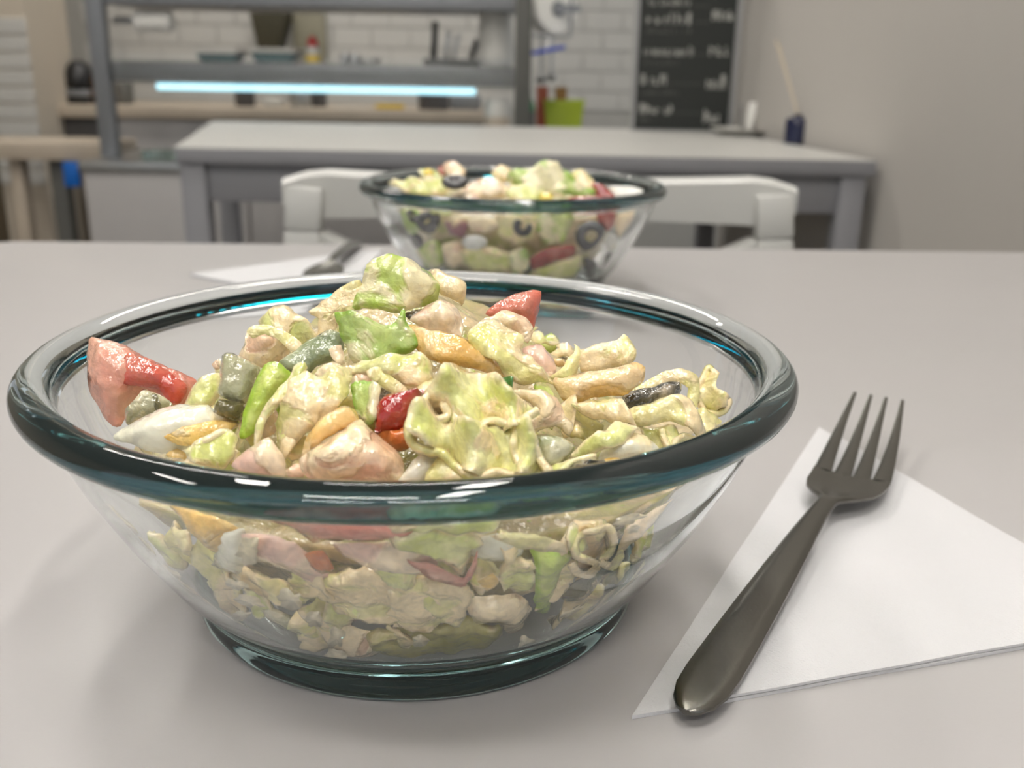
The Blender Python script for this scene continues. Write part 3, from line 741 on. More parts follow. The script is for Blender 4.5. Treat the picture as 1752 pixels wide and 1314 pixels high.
 ('egg_wedge', 'egg_white', ZC([(770,1150),(830,1040),(980,978),(1080,1000),(1175,1110),(1100,1150),(950,1160)]), 'white egg wedge at the right front rim', 'egg', dict(style='chunk', thick=.009, m=.7, lump=.0002, lift=.004)),
 ('lettuce_piece', 'lettuce_pale', ZC([(450,1250),(470,1190),(600,1140),(750,1115),(720,1160),(580,1190),(560,1260)]), 'thin yellow-green leaf edge above the front rim pickle', 'lettuce', dict(style='leaf', thick=.002, ruffle=.0008, m=.7, lift=.003)),
 ('pickle_slice', 'pickle_dark', ZC([(545,1205),(680,1145),(790,1145),(820,1200),(700,1240),(560,1255)]), 'dark speckled pickle slice resting at the right front rim', 'pickle', dict(style='slab', thick=.005, m=.7, lump=.0006, lift=.003)),
]

# small dressed bits tucked between the larger pieces
rf = random.Random(11)
def scrap(rad, rr):
    k = rr.randint(6, 8); s = rr.uniform(.45, .9); g = rr.uniform(0, PI)
    out = []
    for i in range(k):
        t = 2 * PI * i / k; q = rad * rr.uniform(.65, 1.25); x, y = q * math.cos(t), q * s * math.sin(t)
        out.append((x * math.cos(g) - y * math.sin(g), x * math.sin(g) + y * math.cos(g)))
    return out

ANCH = [((690, 490), 'topmost lettuce leaf'), ((640, 580), 'bright romaine leaf'), ((450, 590), 'left chicken chunk'), ((560, 600), 'cucumber strip'), ((230, 640), 'large tomato wedge'), ((300, 730), 'left egg wedge'),
        ((410, 650), 'pickle cube'), ((450, 690), 'green rib'), ((530, 700), 'large dressed leaf'), ((600, 770), 'big front chicken chunk'), ((680, 720), 'dark red tomato'), ((800, 680), 'upper frilly leaf'),
        ((820, 780), 'lower wavy leaf'), ((820, 610), 'arched pepper slice'), ((880, 590), 'draped lettuce'), ((1020, 655), 'egg-yellow slice'), ((1115, 680), 'dark pickle slice'), ((1150, 720), 'broad cream leaf'), ((1080, 770), 'right egg wedge'), ((970, 760), 'cucumber piece')]
WANCH = [((330, 900), 'yellow egg behind the glass'), ((480, 950), 'whitish chicken flake'), ((600, 890), 'long pink tomato wedge'), ((660, 1000), 'broad whitish lettuce'), ((480, 1070), 'slanting cucumber strip'), ((600, 1110), 'brownish low chicken'),
         ((780, 1120), 'olive-green bottom leaf'), ((740, 940), 'yellowish lettuce flap'), ((860, 940), 'white egg block'), ((940, 990), 'hanging green rib'), ((1020, 930), 'rolled frilly lettuce'), ((870, 1050), 'tan low chicken')]
TONE = {'lettuce_cream': 'cream-coated', 'lettuce_pale': 'pale yellow-green', 'lettuce_top': 'light green', 'chicken': 'tan', 'chicken_pink': 'pinkish'}
USED = set()
def where_label(kind, mt, px, py, anchors, tail):
    """says which scrap by its colour and its place next to a piece one can find"""
    for (ax, ay), nm in sorted(anchors, key=lambda q: (q[0][0] - px) ** 2 + (q[0][1] - py) ** 2)[:2]:
        rel = ('right of' if px > ax else 'left of') if abs(px - ax) > abs(py - ay) * 1.3 else ('below' if py > ay else 'just above')
        lab = 'small %s %s scrap %s the %s %s' % (TONE[mt], kind, rel, nm, tail)
        if lab not in USED:
            USED.add(lab); return lab
    return None
for i in range(85):
    a = rf.uniform(0, 2 * PI); q = math.sqrt(rf.random()) * .066
    if math.sin(a) > 0: a = -a
    lx, ly = q * math.cos(a), q * math.sin(a)
    wp_ = B1 + Vector((lx, ly, heap1(lx, ly) - .003)); v_ = wp_ - CAM; dp = v_.dot(_fwd)
    px, py = 876 + F_PX * v_.dot(_rt) / dp, 657 - F_PX * v_.dot(_up) / dp
    if py < 640 + abs(px - 720) * .22: continue
    kd = rf.choice(('leaf', 'leaf', 'leaf', 'chunk'))
    mt = rf.choice(('lettuce_cream', 'lettuce_pale', 'lettuce_pale', 'lettuce_cream', 'lettuce_top')) if kd == 'leaf' else rf.choice(('chicken', 'chicken', 'chicken_pink'))
    pts = [(px + x, py + y) for x, y in scrap(rf.uniform(26, 46), rf)]
    lab = where_label('lettuce' if kd == 'leaf' else 'chicken', mt, px, py, ANCH, 'in front bowl')
    if lab is None: continue
    if kd == 'leaf':
        piece('lettuce_shred', mt, pts, lab, 'lettuce', style='leaf', thick=.002, ruffle=.0018, wave=.009, bulge=rf.uniform(0, .004),
              m=rf.uniform(.35, .8), lift=rf.uniform(-.006, -.001), tilt=rf.uniform(-.4, .4), yaw=rf.uniform(-.5, .5), group='lettuce shreds between the larger pieces')
    else:
        piece('chicken_shred', mt, pts, lab, 'chicken', thick=.006, lump=.0008, m=.6, lift=rf.uniform(-.005, -.001), group='chicken shreds between the larger pieces')
for i in range(26):
    px = rf.uniform(230, 1180); t_ = (px - 690) / 520; py = rf.uniform(905, 1120 - 190 * t_ * t_)
    q0 = hit_wall(px, py, 1)
    pts = [(px + x, py + y) for x, y in scrap(rf.uniform(30, 60), rf)]
    mt = rf.choice(('lettuce_cream', 'lettuce_pale', 'lettuce_cream')); lab = where_label('lettuce', mt, px, py, WANCH, 'at front glass')
    if lab is None: continue
    piece('lettuce_shred', mt, pts, lab, 'lettuce', where='wall', style='leaf', thick=.002, ruffle=.0014, wave=.01,
          sink=.004, jagged=.0012, group='lettuce shreds behind the front glass')

for i in range(48):                         # the far side of the heap
    a = rf.uniform(.1, PI - .1); q = rf.uniform(.022, .068)
    lx, ly = q * math.cos(a), q * math.sin(a); zt_ = heap1(lx, ly) - .0125
    wp_ = B1 + Vector((lx, ly, zt_)); n_ = (Vector((lx * .5 / q, ly * .5 / q, 1)).normalized() + (CAM - wp_).normalized() * 1.3).normalized()
    v_ = wp_ - CAM; dp = v_.dot(_fwd); px, py = 876 + F_PX * v_.dot(_rt) / dp, 657 - F_PX * v_.dot(_up) / dp
    mt = rf.choice(('lettuce_cream', 'lettuce_pale', 'lettuce_top', 'chicken')); kd = 'chicken' if mt == 'chicken' else 'lettuce'
    lab = where_label(kd, mt, px, py, ANCH, 'behind the heap')
    if lab is None: continue
    pts = [(px + x * .8, py + y * .45) for x, y in scrap(rf.uniform(26, 40), rf)]
    piece(kd + '_shred', mt, pts, lab, kd, plane=(wp_, n_), style='leaf' if kd == 'lettuce' else 'chunk', thick=.002 if kd == 'lettuce' else .006, ruffle=.0016, wave=.009, bulge=.002, step=.0016, group=kd + ' shreds behind the heap')
PARTS = {}
for row in NL:
    nm, mt, pts, lab, cat, kw = row
    PARTS[lab] = piece(nm, mt, pts, lab, cat, **kw)

def onto(label, name, mat, pts, off=0.0012, **kw):
    """a part lying on the face of a piece already built"""
    host = PARTS[label]; n = Vector(host['_n'])
    return piece(name, mat, pts, None, None, parent=host, plane=(host.location + n * off, n), **kw)
y = onto('boiled egg wedge with yolk at the left front of the salad', 'yolk', 'yolk', ZD([(580,780),(740,700),(930,670),(1100,685),(1050,745),(960,760),(820,825),(680,840)]), .0038, thick=.006, lump=.0006)
y = onto('white egg wedge at the right front rim', 'yolk', 'yolk', ZC([(790,1150),(950,1140),(1160,1120),(1090,1170),(850,1215)]), .002, thick=.005, lump=.0005)
y = onto('glassy grey-green pickle cube with dark rind left of the rib', 'rind', 'pickle_skin', ZD([(975,515),(1060,530),(1165,555),(1135,670),(1050,665),(940,610)]), .0015, style='slab', thick=.008, lump=.0003)
y = onto('grey pickle chunk under the large tomato wedge', 'rind', 'pickle_skin', ZD([(500,475),(540,480),(570,560),(545,600),(520,560)]), .003, style='slab', thick=.003, lump=.0002)
y = onto('dark red tomato piece in the centre front of the salad', 'flesh', 'tomato_edge', ZB([(570,640),(700,622),(785,595),(805,700),(690,732),(630,700)]), -.001, style='slab', thick=.008, lump=.0003)
y = onto('large tomato wedge smeared with dressing at the left glass', 'flesh', 'tomato', ZD([(330,180),(480,240),(620,320),(760,420),(700,540),(640,540),(540,440),(420,430),(300,400),(260,300)]), .0045, style='chunk', thick=.004, lump=.0004)


def ribbon(label, path, off, depth, mat='lettuce_pale', b=1, drop=0.15):
    """ruffled leaf edge: a meandering lip with the thin leaf running back from it, part of a leaf already built"""
    host = PARTS[label]; n = Vector(host['_n']); C = host.location + n * off
    P = np.array([np.array(p, float) for p in path]); out = []
    for i in range(len(P) - 1):
        p0, p1, p2, p3 = P[max(i - 1, 0)], P[i], P[i + 1], P[min(i + 2, len(P) - 1)]
        for k in range(7):
            t = k / 7
            out.append(0.5 * ((2 * p1) + (p2 - p0) * t + (2 * p0 - 5 * p1 + 4 * p2 - p3) * t * t + (-p0 + 3 * p1 - 3 * p2 + p3) * t ** 3))
    out.append(P[-1]); c = BC[b]; sd = random.random() * 30
    F = []
    for q in out:
        d = ray(*q); F.append(CAM + d * ((C - CAM).dot(n) / d.dot(n)))
    ctr = sum(F, Vector()) / len(F); bm = bmesh.new(); rows = []; el = bm.verts.layers.float.new('edge'); NR = 6
    for i, f in enumerate(F):
        tg = (F[min(i + 1, len(F) - 1)] - F[max(i - 1, 0)]).normalized(); sdv = tg.cross(n).normalized()
        vd = (f - CAM).normalized(); row = []
        f = f + n * (0.0012 * noise.noise(Vector((i * 0.21, sd, 0))))
        for side in (1, -1):
            for j in (range(NR) if side > 0 else range(NR - 1, -1, -1)):
                u = j / (NR - 1); w_ = (0.00075 if j else 0.0004) * (1 - 0.45 * u) + (0.00025 if j == 1 else 0)
                base = f + (vd * 0.8 - Vector((0, 0, drop)) - n * 0.2) * depth * u ** 1.2
                base = base + (ctr - f) * 0.18 * u * u
                p = base + sdv * (side * w_) - c
                if p.z < 0.0100: p.z = 0.0100
                r = math.hypot(p.x, p.y); lim = r_in(p.z) - 0.0008
                if p.z < 0.072 and r > lim: p.x *= lim / r; p.y *= lim / r
                v = bm.verts.new(p + c - host.location); v[el] = 1.0 - 0.8 * u; row.append(v)
        rows.append(row)
    m_ = len(rows[0])
    for a, d in zip(rows, rows[1:]):
        for k in range(m_): bm.faces.new((a[k], a[(k + 1) % m_], d[(k + 1) % m_], d[k]))
    bm.faces.new(rows[0]); bm.faces.new(rows[-1][::-1])
    bmesh.ops.recalc_face_normals(bm, faces=bm.faces)
    me = bpy.data.meshes.new('ruffled_edge'); bm.to_mesh(me); bm.free(); me.shade_smooth()
    return link('ruffled_edge', me, M[mat], host)
UF = 'upper frilly iceberg leaf at the centre front of the salad'; LF = 'lower wavy iceberg leaf hanging to the front rim'
ribbon(UF, ZB([(1060,250),(1010,300),(930,350),(870,420),(850,485),(925,545),(1005,520),(975,445),(1035,425),(1050,520),(1060,595),(1130,650),(1200,640),(1225,570),(1290,555),(1400,575),(1480,530),(1545,490)]), .0050, .010)
ribbon(LF, ZB([(875,425),(790,520),(762,620),(800,700),(880,735),(960,745),(1050,830),(1120,880),(1200,890),(1300,860),(1400,890)]), .0055, .009, 'lettuce_cream')
ribbon(LF, ZB([(1425,580),(1395,690),(1420,790),(1455,850),(1470,765),(1510,700),(1560,790),(1625,885)]), .0045, .009, 'lettuce_pale')
ribbon('crinkled cream lettuce frill at the far right of the salad', ZC([(1400,690),(1440,620),(1480,550),(1505,625),(1480,715),(1530,765),(1605,765),(1570,835),(1490,850),(1430,805),(1405,740)]), .0025, .007, 'lettuce_cream')
ribbon('yellow-green frilly lettuce right of the right egg wedge', ZC([(1170,950),(1195,1020),(1250,1085),(1265,1020),(1330,1000),(1440,1030)]), .003, .008)
ribbon('pale yellow lettuce below the egg wedge at the rim', ZD([(740,900),(880,810),(1000,745),(1060,770),(1030,860),(1060,940),(1110,880)]), .003, .007)

# pieces pressed against the front wall of the near bowl, seen through the glass
NW = [
 ('egg_wedge', 'yolk', ZE([(555,165),(780,195),(880,240),(905,290),(860,340),(800,440),(720,430),(650,340),(600,250)]), 'yellow egg piece pressed against the glass at the left', 'egg', dict(thick=.006)),
 ('egg_piece', 'egg_white', ZE([(860,300),(955,255),(940,420),(870,490),(735,455),(800,400)]), 'white egg piece beside the yellow egg behind the glass', 'egg', dict(thick=.005)),
 ('tomato_wedge', 'tomato_milky', ZE([(1040,185),(1300,185),(1560,195),(1760,195),(1760,310),(1640,345),(1480,345),(1300,350),(1240,370),(1150,290),(1060,265)]), 'long pink tomato wedge right under the rim behind the glass', 'tomato', dict(thick=.006)),
 ('chicken_chunk', 'chicken_pink', ZE([(910,420),(950,310),(1040,285),(1180,320),(1310,470),(1230,535),(1130,480),(1030,450)]), 'whitish chicken flake pressed to the glass left of the tomato', 'chicken', dict(thick=.004, lump=.0005)),
 ('tomato_bit', 'tomato_edge', ZE([(1225,385),(1310,360),(1345,440),(1290,475),(1245,440)]), 'small orange tomato bit behind the glass under the long wedge', 'tomato', dict(thick=.004)),
 ('chicken_chunk', 'chicken_pink', ZE([(1365,360),(1500,345),(1660,340),(1790,400),(1800,490),(1680,510),(1550,490),(1440,430)]), 'smooth pink chicken slice behind the glass under the tomato', 'chicken', dict(thick=.005, lump=.0003)),
 ('lettuce_piece', 'lettuce_cream', ZE([(1130,590),(1250,520),(1380,470),(1500,440),(1640,490),(1760,520),(1780,640),(1752,760),(1600,740),(1480,715),(1350,690),(1300,610)]), 'broad whitish lettuce plastered to the glass at the centre', 'lettuce', dict(style='leaf', thick=.003, ruffle=.0006)),
 ('lettuce_piece', 'lettuce_cream', ZE([(920,470),(1030,450),(1140,520),(1220,560),(1150,640),(1060,590),(985,580),(890,500)]), 'cream-smeared leaf behind the glass left of the broad lettuce', 'lettuce', dict(style='leaf', thick=.003, ruffle=.0006)),
 ('cucumber_strip', 'pickle', ZE([(1000,650),(1090,630),(1180,690),(1265,770),(1240,790),(1060,725)]), 'thin cucumber strip slanting behind the glass at lower left', 'cucumber', dict(style='slab', thick=.003)),
 ('chicken_bit', 'chicken', ZE([(1280,690),(1450,690),(1540,760),(1540,930),(1380,915),(1290,840)]), 'brownish chicken piece low behind the glass left of the olive-green leaf', 'chicken', dict(thick=.006)),
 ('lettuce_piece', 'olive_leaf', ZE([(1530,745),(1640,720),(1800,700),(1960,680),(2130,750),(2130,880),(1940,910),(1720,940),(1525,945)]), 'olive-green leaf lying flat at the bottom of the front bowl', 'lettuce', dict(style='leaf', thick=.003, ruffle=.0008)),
 ('lettuce_piece', 'lettuce_pale', ZF([(-20,290),(150,270),(340,300),(370,340),(340,440),(300,500),(200,430),(90,395),(0,360)]), 'yellowish lettuce flap behind the glass right of the tomato wedge', 'lettuce', dict(style='leaf', thick=.003, ruffle=.0008)),
 ('tomato_wedge', 'tomato_milky', ZF([(60,390),(200,430),(300,490),(345,350),(355,420),(310,530),(240,515),(130,470)]), 'pink tomato rim below the yellowish lettuce flap', 'tomato', dict(thick=.004)),
 ('lettuce_piece', 'lettuce_pale', ZF([(0,200),(220,195),(440,200),(450,260),(300,285),(0,275)]), 'pale lettuce directly under the rim at the centre', 'lettuce', dict(style='leaf', thick=.003)),
 ('lettuce_shred', 'lettuce_cream', ZF([(440,285),(560,270),(660,285),(745,330),(765,378),(660,360),(520,325)]), 'cream strip pointing right behind the glass', 'lettuce', dict(thick=.003, lump=.0002)),
 ('egg_piece', 'egg_white', ZF([(340,345),(450,300),(595,335),(575,430),(460,440),(350,410)]), 'white egg block behind the glass right of centre', 'egg', dict(thick=.005)),
 ('lettuce_rib', 'rib', ZF([(605,345),(680,340),(765,360),(740,500),(755,690),(680,670),(635,520)]), 'green lettuce rib hanging down behind the glass at the right', 'lettuce', dict(thick=.005)),
 ('lettuce_piece', 'lettuce_pale', ZF([(470,450),(560,385),(620,420),(645,580),(570,590),(510,540)]), 'small pale leaf left of the hanging green rib', 'lettuce', dict(style='leaf', thick=.003, ruffle=.001)),
 ('lettuce_frill', 'lettuce_cream', ZF([(755,330),(830,250),(940,235),(1035,330),(1035,430),(940,475),(800,440)]), 'rolled frilly lettuce behind the glass at the right', 'lettuce', dict(style='leaf', thick=.003, ruffle=.0016, wave=.008)),
 ('chicken_chunk', 'chicken_pink', ZF([(1040,240),(1200,185),(1290,150),(1170,290),(1060,390),(1030,330)]), 'pinkish chicken sliver at the far right behind the glass', 'chicken', dict(thick=.004)),
 ('lettuce_piece', 'lettuce_cream', ZF([(-10,500),(160,480),(300,520),(325,620),(290,740),(120,770),(-10,755)]), 'dressed iceberg patch behind the glass below the pink tomato rim', 'lettuce', dict(style='leaf', thick=.003, ruffle=.0006)),
 ('chicken_chunk', 'chicken', ZF([(320,570),(520,555),(615,650),(610,785),(545,785),(500,710),(380,690)]), 'tan chicken chunk low behind the glass right of centre', 'chicken', dict(thick=.005)),
 ('yolk_crumb', 'yolk', ZF([(365,490),(420,462),(455,500),(412,548),(380,525)]), 'orange yolk crumb stuck to the glass right of centre', 'egg', dict(thick=.002)),
 ('pickle_chunk', 'pickle_skin', ZF([(755,570),(790,500),(900,465),(955,500),(900,595),(820,610)]), 'dark pickle chunk behind the glass right of the hanging rib', 'pickle', dict(thick=.005)),
]
for nm, mt, pts, lab, cat, kw in NW:
    mx_ = sum(p[0] for p in pts) / len(pts); my_ = sum(p[1] for p in pts) / len(pts)
    pts = [(mx_ + (p[0] - mx_) * 1.10, my_ + (p[1] - my_) * 1.10) for p in pts]
    PARTS[lab] = piece(nm, mt, pts, lab, cat, where='wall', step=.0013, jagged=.0012, **kw)

ribbon('rolled frilly lettuce behind the glass at the right', ZF([(770,400),(805,450),(870,465),(905,420),(850,385),(800,365),(790,315),(850,262),(940,245),(965,330),(925,400),(1000,440),(1035,360)]), .001, .007, 'lettuce_cream')

# smears and drops of dressing on the inside of the glass
def smears(b, items, label):
    bm = bmesh.new(); c = BC[b]
    for (x, y, a, s, ang) in items:
        n = 22; ca, sa = math.cos(ang), math.sin(ang); sd = random.random() * 9
        ring = []; inner = []
        for k in range(n):
            t = 2 * PI * k / n; q = 1 + 0.7 * noise.noise(Vector((math.cos(t) * 1.6, math.sin(t) * 1.6, sd)))
            ex, ey = a * math.cos(t) * q, s * math.sin(t) * q
            px, py = x + ex * ca - ey * sa, y + ex * sa + ey * ca
            for f, lst, of in ((1.0, ring, 0.00015), (0.6, inner, 0.0007)):
                p = hit_wall(x + (px - x) * f, y + (py - y) * f, b, of)
                lst.append(bm.verts.new(p - c))
        for k in range(n):
            bm.faces.new((ring[k], ring[(k + 1) % n], inner[(k + 1) % n], inner[k]))
        c0 = bm.verts.new(hit_wall(x, y, b, 0.00015) - c); c1 = bm.verts.new(hit_wall(x, y, b, 0.0009) - c)
        for k in range(n):
            bm.faces.new((ring[(k + 1) % n], ring[k], c0)); bm.faces.new((inner[k], inner[(k + 1) % n], c1))
    bmesh.ops.recalc_face_normals(bm, faces=bm.faces)
    me = bpy.data.meshes.new('dressing_smears'); bm.to_mesh(me); bm.free(); me.shade_smooth()
    o = link('dressing_smears', me, M['dressing']); o.location = c
    tag(o, label, 'dressing', kind='stuff')
SM = []
for (x, y, a, s, g) in ((380,170,50,10,.6),(430,215,75,16,.55),(380,265,60,9,.7),(525,320,50,16,.9),(480,375,45,13,.9),(625,440,65,22,.2),(690,520,80,28,.05),
                        (650,540,60,30,.6),(850,645,80,16,.3),(820,730,100,17,.45),(980,740,30,80,-.2),(720,640,70,12,.6),(960,630,50,20,-.3),
                        (985,345,55,58,.3),(930,490,48,25,.2),(1000,570,55,22,.2),(1185,560,55,38,.2),(1285,645,38,36,0),(1380,735,35,55,.2),(1380,835,48,36,.3),
                        (560,610,50,14,.7),(600,480,40,9,.5)):
    p = ZE([(x, y)])[0]; SM.append((p[0], p[1], a / 2.655, s / 2.655, g))
for (x, y, a, s, g) in ((1030,205,60,18,-.3),(1040,245,30,16,-.2),(1080,545,30,14,-.4),(900,580,90,10,-.9),(1000,520,80,8,-.8),(850,700,90,8,-.8),(1060,440,60,8,-1.0),
                        (1140,465,18,10,-.8),(960,640,80,7,-.7),(570,760,40,30,.1),(100,745,40,25,0),(840,640,70,7,-.6),(780,610,60,10,-.5)):
    p = ZF([(x, y)])[0]; SM.append((p[0], p[1], a / 2.655, s / 2.655, g))
smears(1, SM, 'pale dressing smears and drops on the inside of the front bowl')

# ------------------------------------------------------------------ salad in the far bowl
salad_bed(2, 0.0075, [(0.0102, 0.036), (0.018, 0.047), (0.03, 0.0555), (0.045, 0.0645), (0.055, 0.0700)], 'bed',
          'mass of chopped mixed salad inside the far bowl')
def blob(x, y, a, b_, g=0.0, n=9):
    return [(x + a * math.cos(t) * math.cos(g) - b_ * math.sin(t) * math.sin(g), y + a * math.cos(t) * math.sin(g) + b_ * math.sin(t) * math.cos(g)) for t in [2 * PI * k / n for k in range(n)]]
FT = [
 ('lettuce_piece', 'lettuce_pale', ZG([(290,140),(420,130),(560,120),(600,190),(480,215),(380,200)]), 'yellow-green lettuce at the left of the far salad', 'lettuce', dict(style='leaf', thick=.003, ruffle=.002, m=.6, lift=.003)),
 ('lettuce_piece', 'lettuce_green', ZG([(440,85),(520,90),(560,130),(500,150),(460,130)]), 'small bright leaf tip at the back left of the far salad', 'lettuce', dict(style='leaf', thick=.003, m=.7, lift=.005)),
 ('chicken_chunk', 'chicken', ZG([(560,60),(620,45),(670,90),(650,150),(590,130)]), 'tan chicken chunk topping the far salad at the left', 'chicken', dict(thick=.014, m=.6, lump=.001, lift=.010)),
 ('bacon_bit', 'rust_food', ZG(blob(560, 90, 30, 24)), 'small red-brown bit on top of the far salad at the left', 'bacon', dict(thick=.006, m=.6, lift=.011)),
 ('chicken_chunk', 'chicken', ZG([(620,200),(740,130),(830,140),(900,200),(800,240),(680,230)]), 'pale chicken slice in the middle of the far salad', 'chicken', dict(thick=.008, m=.6, lift=.004)),
 ('chicken_chunk', 'chicken_pink', ZG([(740,200),(780,140),(830,130),(850,180),(800,220)]), 'pink-edged chicken bit in the middle of the far salad', 'chicken', dict(thick=.008, m=.7, lift=.007)),
 ('lettuce_shred', 'lettuce_cream', ZG([(790,110),(840,60),(890,90),(900,140),(830,140)]), 'white lettuce tip rising at the middle back of the far salad', 'lettuce', dict(style='leaf', thick=.004, m=.7, lift=.008)),
 ('lettuce_piece', 'lettuce_green', ZG([(870,120),(1000,85),(1110,72),(1180,130),(1300,200),(1170,225),(1040,215),(940,190),(880,160)]), 'large light green lettuce leaf on top of the far salad', 'lettuce', dict(style='leaf', thick=.003, ruffle=.003, wave=.02, bulge=.006, m=.65, lift=.008)),
 ('lettuce_piece', 'lettuce_pale', ZG([(860,190),(940,150),(1040,180),(1040,245),(900,245)]), 'whitish lettuce heart below the large green leaf in the far bowl', 'lettuce', dict(style='leaf', thick=.003, ruffle=.0015, m=.65, lift=.005)),
 ('lettuce_piece', 'lettuce_cream', ZG([(1180,110),(1230,85),(1290,150),(1300,190),(1210,190)]), 'cream lettuce flap at the right of the large green leaf', 'lettuce', dict(style='leaf', thick=.003, m=.65, lift=.009)),
 ('tomato_wedge', 'tomato_skin', ZG([(1280,150),(1330,160),(1400,220),(1390,250),(1310,225)]), 'red tomato wedge at the right of the far salad top', 'tomato', dict(thick=.012, m=.7, lift=.006)),
 ('tomato_wedge', 'tomato_skin', ZG([(1130,235),(1220,215),(1350,220),(1390,245),(1250,260)]), 'flat red tomato strip just behind the far rim', 'tomato', dict(thick=.010, m=.7, lift=.003)),
 ('cheese_piece', 'feta', ZG([(1360,170),(1470,165),(1560,200),(1540,225),(1400,225)]), 'cream cheese piece at the right end of the far salad', 'cheese', dict(thick=.008, m=.6, lift=.004)),
 ('corn_kernel', 'corn', ZG(blob(1060, 220, 34, 24)), 'yellow sweetcorn kernel below the large green leaf', 'sweetcorn', dict(thick=.006, m=.7, lift=.007)),
 ('corn_kernel', 'corn', ZG(blob(490, 100, 28, 20)), 'yellow kernel beside the bright leaf tip of the far salad', 'sweetcorn', dict(thick=.006, m=.7, lift=.008)),
 ('chicken_chunk', 'chicken_pink', ZG([(600,200),(700,200),(740,240),(640,245)]), 'beige chicken piece at the front of the far salad top', 'chicken', dict(thick=.008, m=.6, lift=.003)),
]
M['rust_food'] = food('browned_bacon', (0.30, 0.06, 0.03), (0.42, 0.13, 0.07), CREAM, 0.15, None, 0, 100)
for nm, mt, pts, lab, cat, kw in FT:
    piece(nm, mt, pts, lab, cat, b=2, step=.0028, **kw)
FW = [
 ('lettuce_piece', 'lettuce_green', ZG([(340,280),(430,255),(470,330),(420,400),(360,380)]), 'green leaf behind the glass at the left of the far bowl', 'lettuce', dict(style='leaf', thick=.004)),
 ('lettuce_piece', 'lettuce_pale', ZG([(430,260),(620,255),(700,285),(560,300)]), 'pale leaf under the rim at the left of the far bowl', 'lettuce', dict(style='leaf', thick=.004)),
 ('onion_piece', 'onion', ZG([(570,320),(640,310),(690,350),(660,410),(590,390)]), 'purple onion piece behind the glass of the far bowl', 'onion', dict(thick=.008)),
 ('chicken_chunk', 'chicken', ZG([(680,330),(740,305),(810,320),(830,360),(770,385),(700,375)]), 'round tan chicken chunk behind the glass of the far bowl', 'chicken', dict(thick=.008)),
 ('cheese_cube', 'feta', ZG(blob(715, 430, 62, 38)), 'white cheese lump behind the glass of the far bowl', 'cheese', dict(thick=.008)),
 ('lettuce_piece', 'lettuce_pale', ZG([(640,470),(760,450),(880,480),(890,570),(700,570),(630,540)]), 'pale lettuce low at the middle of the far bowl', 'lettuce', dict(style='leaf', thick=.004, ruffle=.001)),
 ('lettuce_piece', 'lettuce_cream', ZG([(820,280),(1000,270),(1020,330),(980,420),(900,440),(830,400)]), 'whitish leaf around the small middle olive in the far bowl', 'lettuce', dict(style='leaf', thick=.004, ruffle=.001)),
 ('lettuce_piece', 'lettuce_top', ZG([(1030,260),(1160,270),(1200,330),(1140,430),(1050,440),(1010,380)]), 'green lettuce between the middle olive and the right olive ring', 'lettuce', dict(style='leaf', thick=.004, ruffle=.002)),
 ('tomato_wedge', 'tomato_skin', ZG([(950,550),(1000,490),(1080,450),(1200,445),(1215,500),(1120,530),(1020,570)]), 'dark red tomato wedge low in the far bowl', 'tomato', dict(thick=.009)),
 ('tomato_wedge', 'tomato_skin', ZG([(1300,285),(1390,270),(1410,350),(1370,385),(1310,350)]), 'brownish red tomato piece at the right behind the far glass', 'tomato', dict(thick=.008)),
 ('chicken_chunk', 'chicken', ZG([(1400,290),(1500,270),(1490,330),(1420,410),(1385,380)]), 'cream chicken piece at the far right of the far bowl', 'chicken', dict(thick=.008)),
 ('lettuce_piece', 'lettuce_pale', ZG([(1000,540),(1110,520),(1230,495),(1250,600),(1120,610),(1000,590)]), 'pale lettuce below the dark red tomato in the far bowl', 'lettuce', dict(style='leaf', thick=.004)),
 ('cheese_cube', 'feta', ZG(blob(1365, 430, 30, 45)), 'white cheese bit right of the big olive ring', 'cheese', dict(thick=.007)),
 ('chicken_chunk', 'chicken', ZG([(565,440),(640,430),(660,520),(600,560),(560,530)]), 'orange-brown chicken strip low at the left of the far bowl', 'chicken', dict(thick=.007)),
 ('lettuce_piece', 'lettuce_top', ZG([(410,470),(540,420),(560,540),(470,560),(420,520)]), 'light green leaf low at the left of the far bowl', 'lettuce', dict(style='leaf', thick=.004)),
 ('lettuce_piece', 'lettuce_green', ZG([(880,480),(960,460),(980,560),(900,580)]), 'darker green leaf left of the low tomato wedge', 'lettuce', dict(style='leaf', thick=.004)),
 ('olive_bit', 'olive', ZG([(1235,500),(1290,520),(1330,600),(1280,610),(1245,570)]), 'black olive sliver below the big olive ring', 'olive', dict(thick=.007)),
 ('olive_bit', 'olive', ZG(blob(965, 560, 22, 30)), 'black olive bit left of the low tomato wedge', 'olive', dict(thick=.006)),
 ('olive_bit', 'olive', ZG(blob(1350, 510, 16, 40, .3)), 'thin black olive slice at the right wall of the far bowl', 'olive', dict(thick=.005)),
 ('olive_bit', 'olive', ZG(blob(430, 425, 45, 38)), 'blurred dark olive piece low at the left of the far bowl', 'olive', dict(thick=.007)),
]
for nm, mt, pts, lab, cat, kw in FW:
    piece(nm, mt, pts, lab, cat, b=2, where='wall', step=.0028, sink=.0035 if mt != 'olive' else .0, **kw)

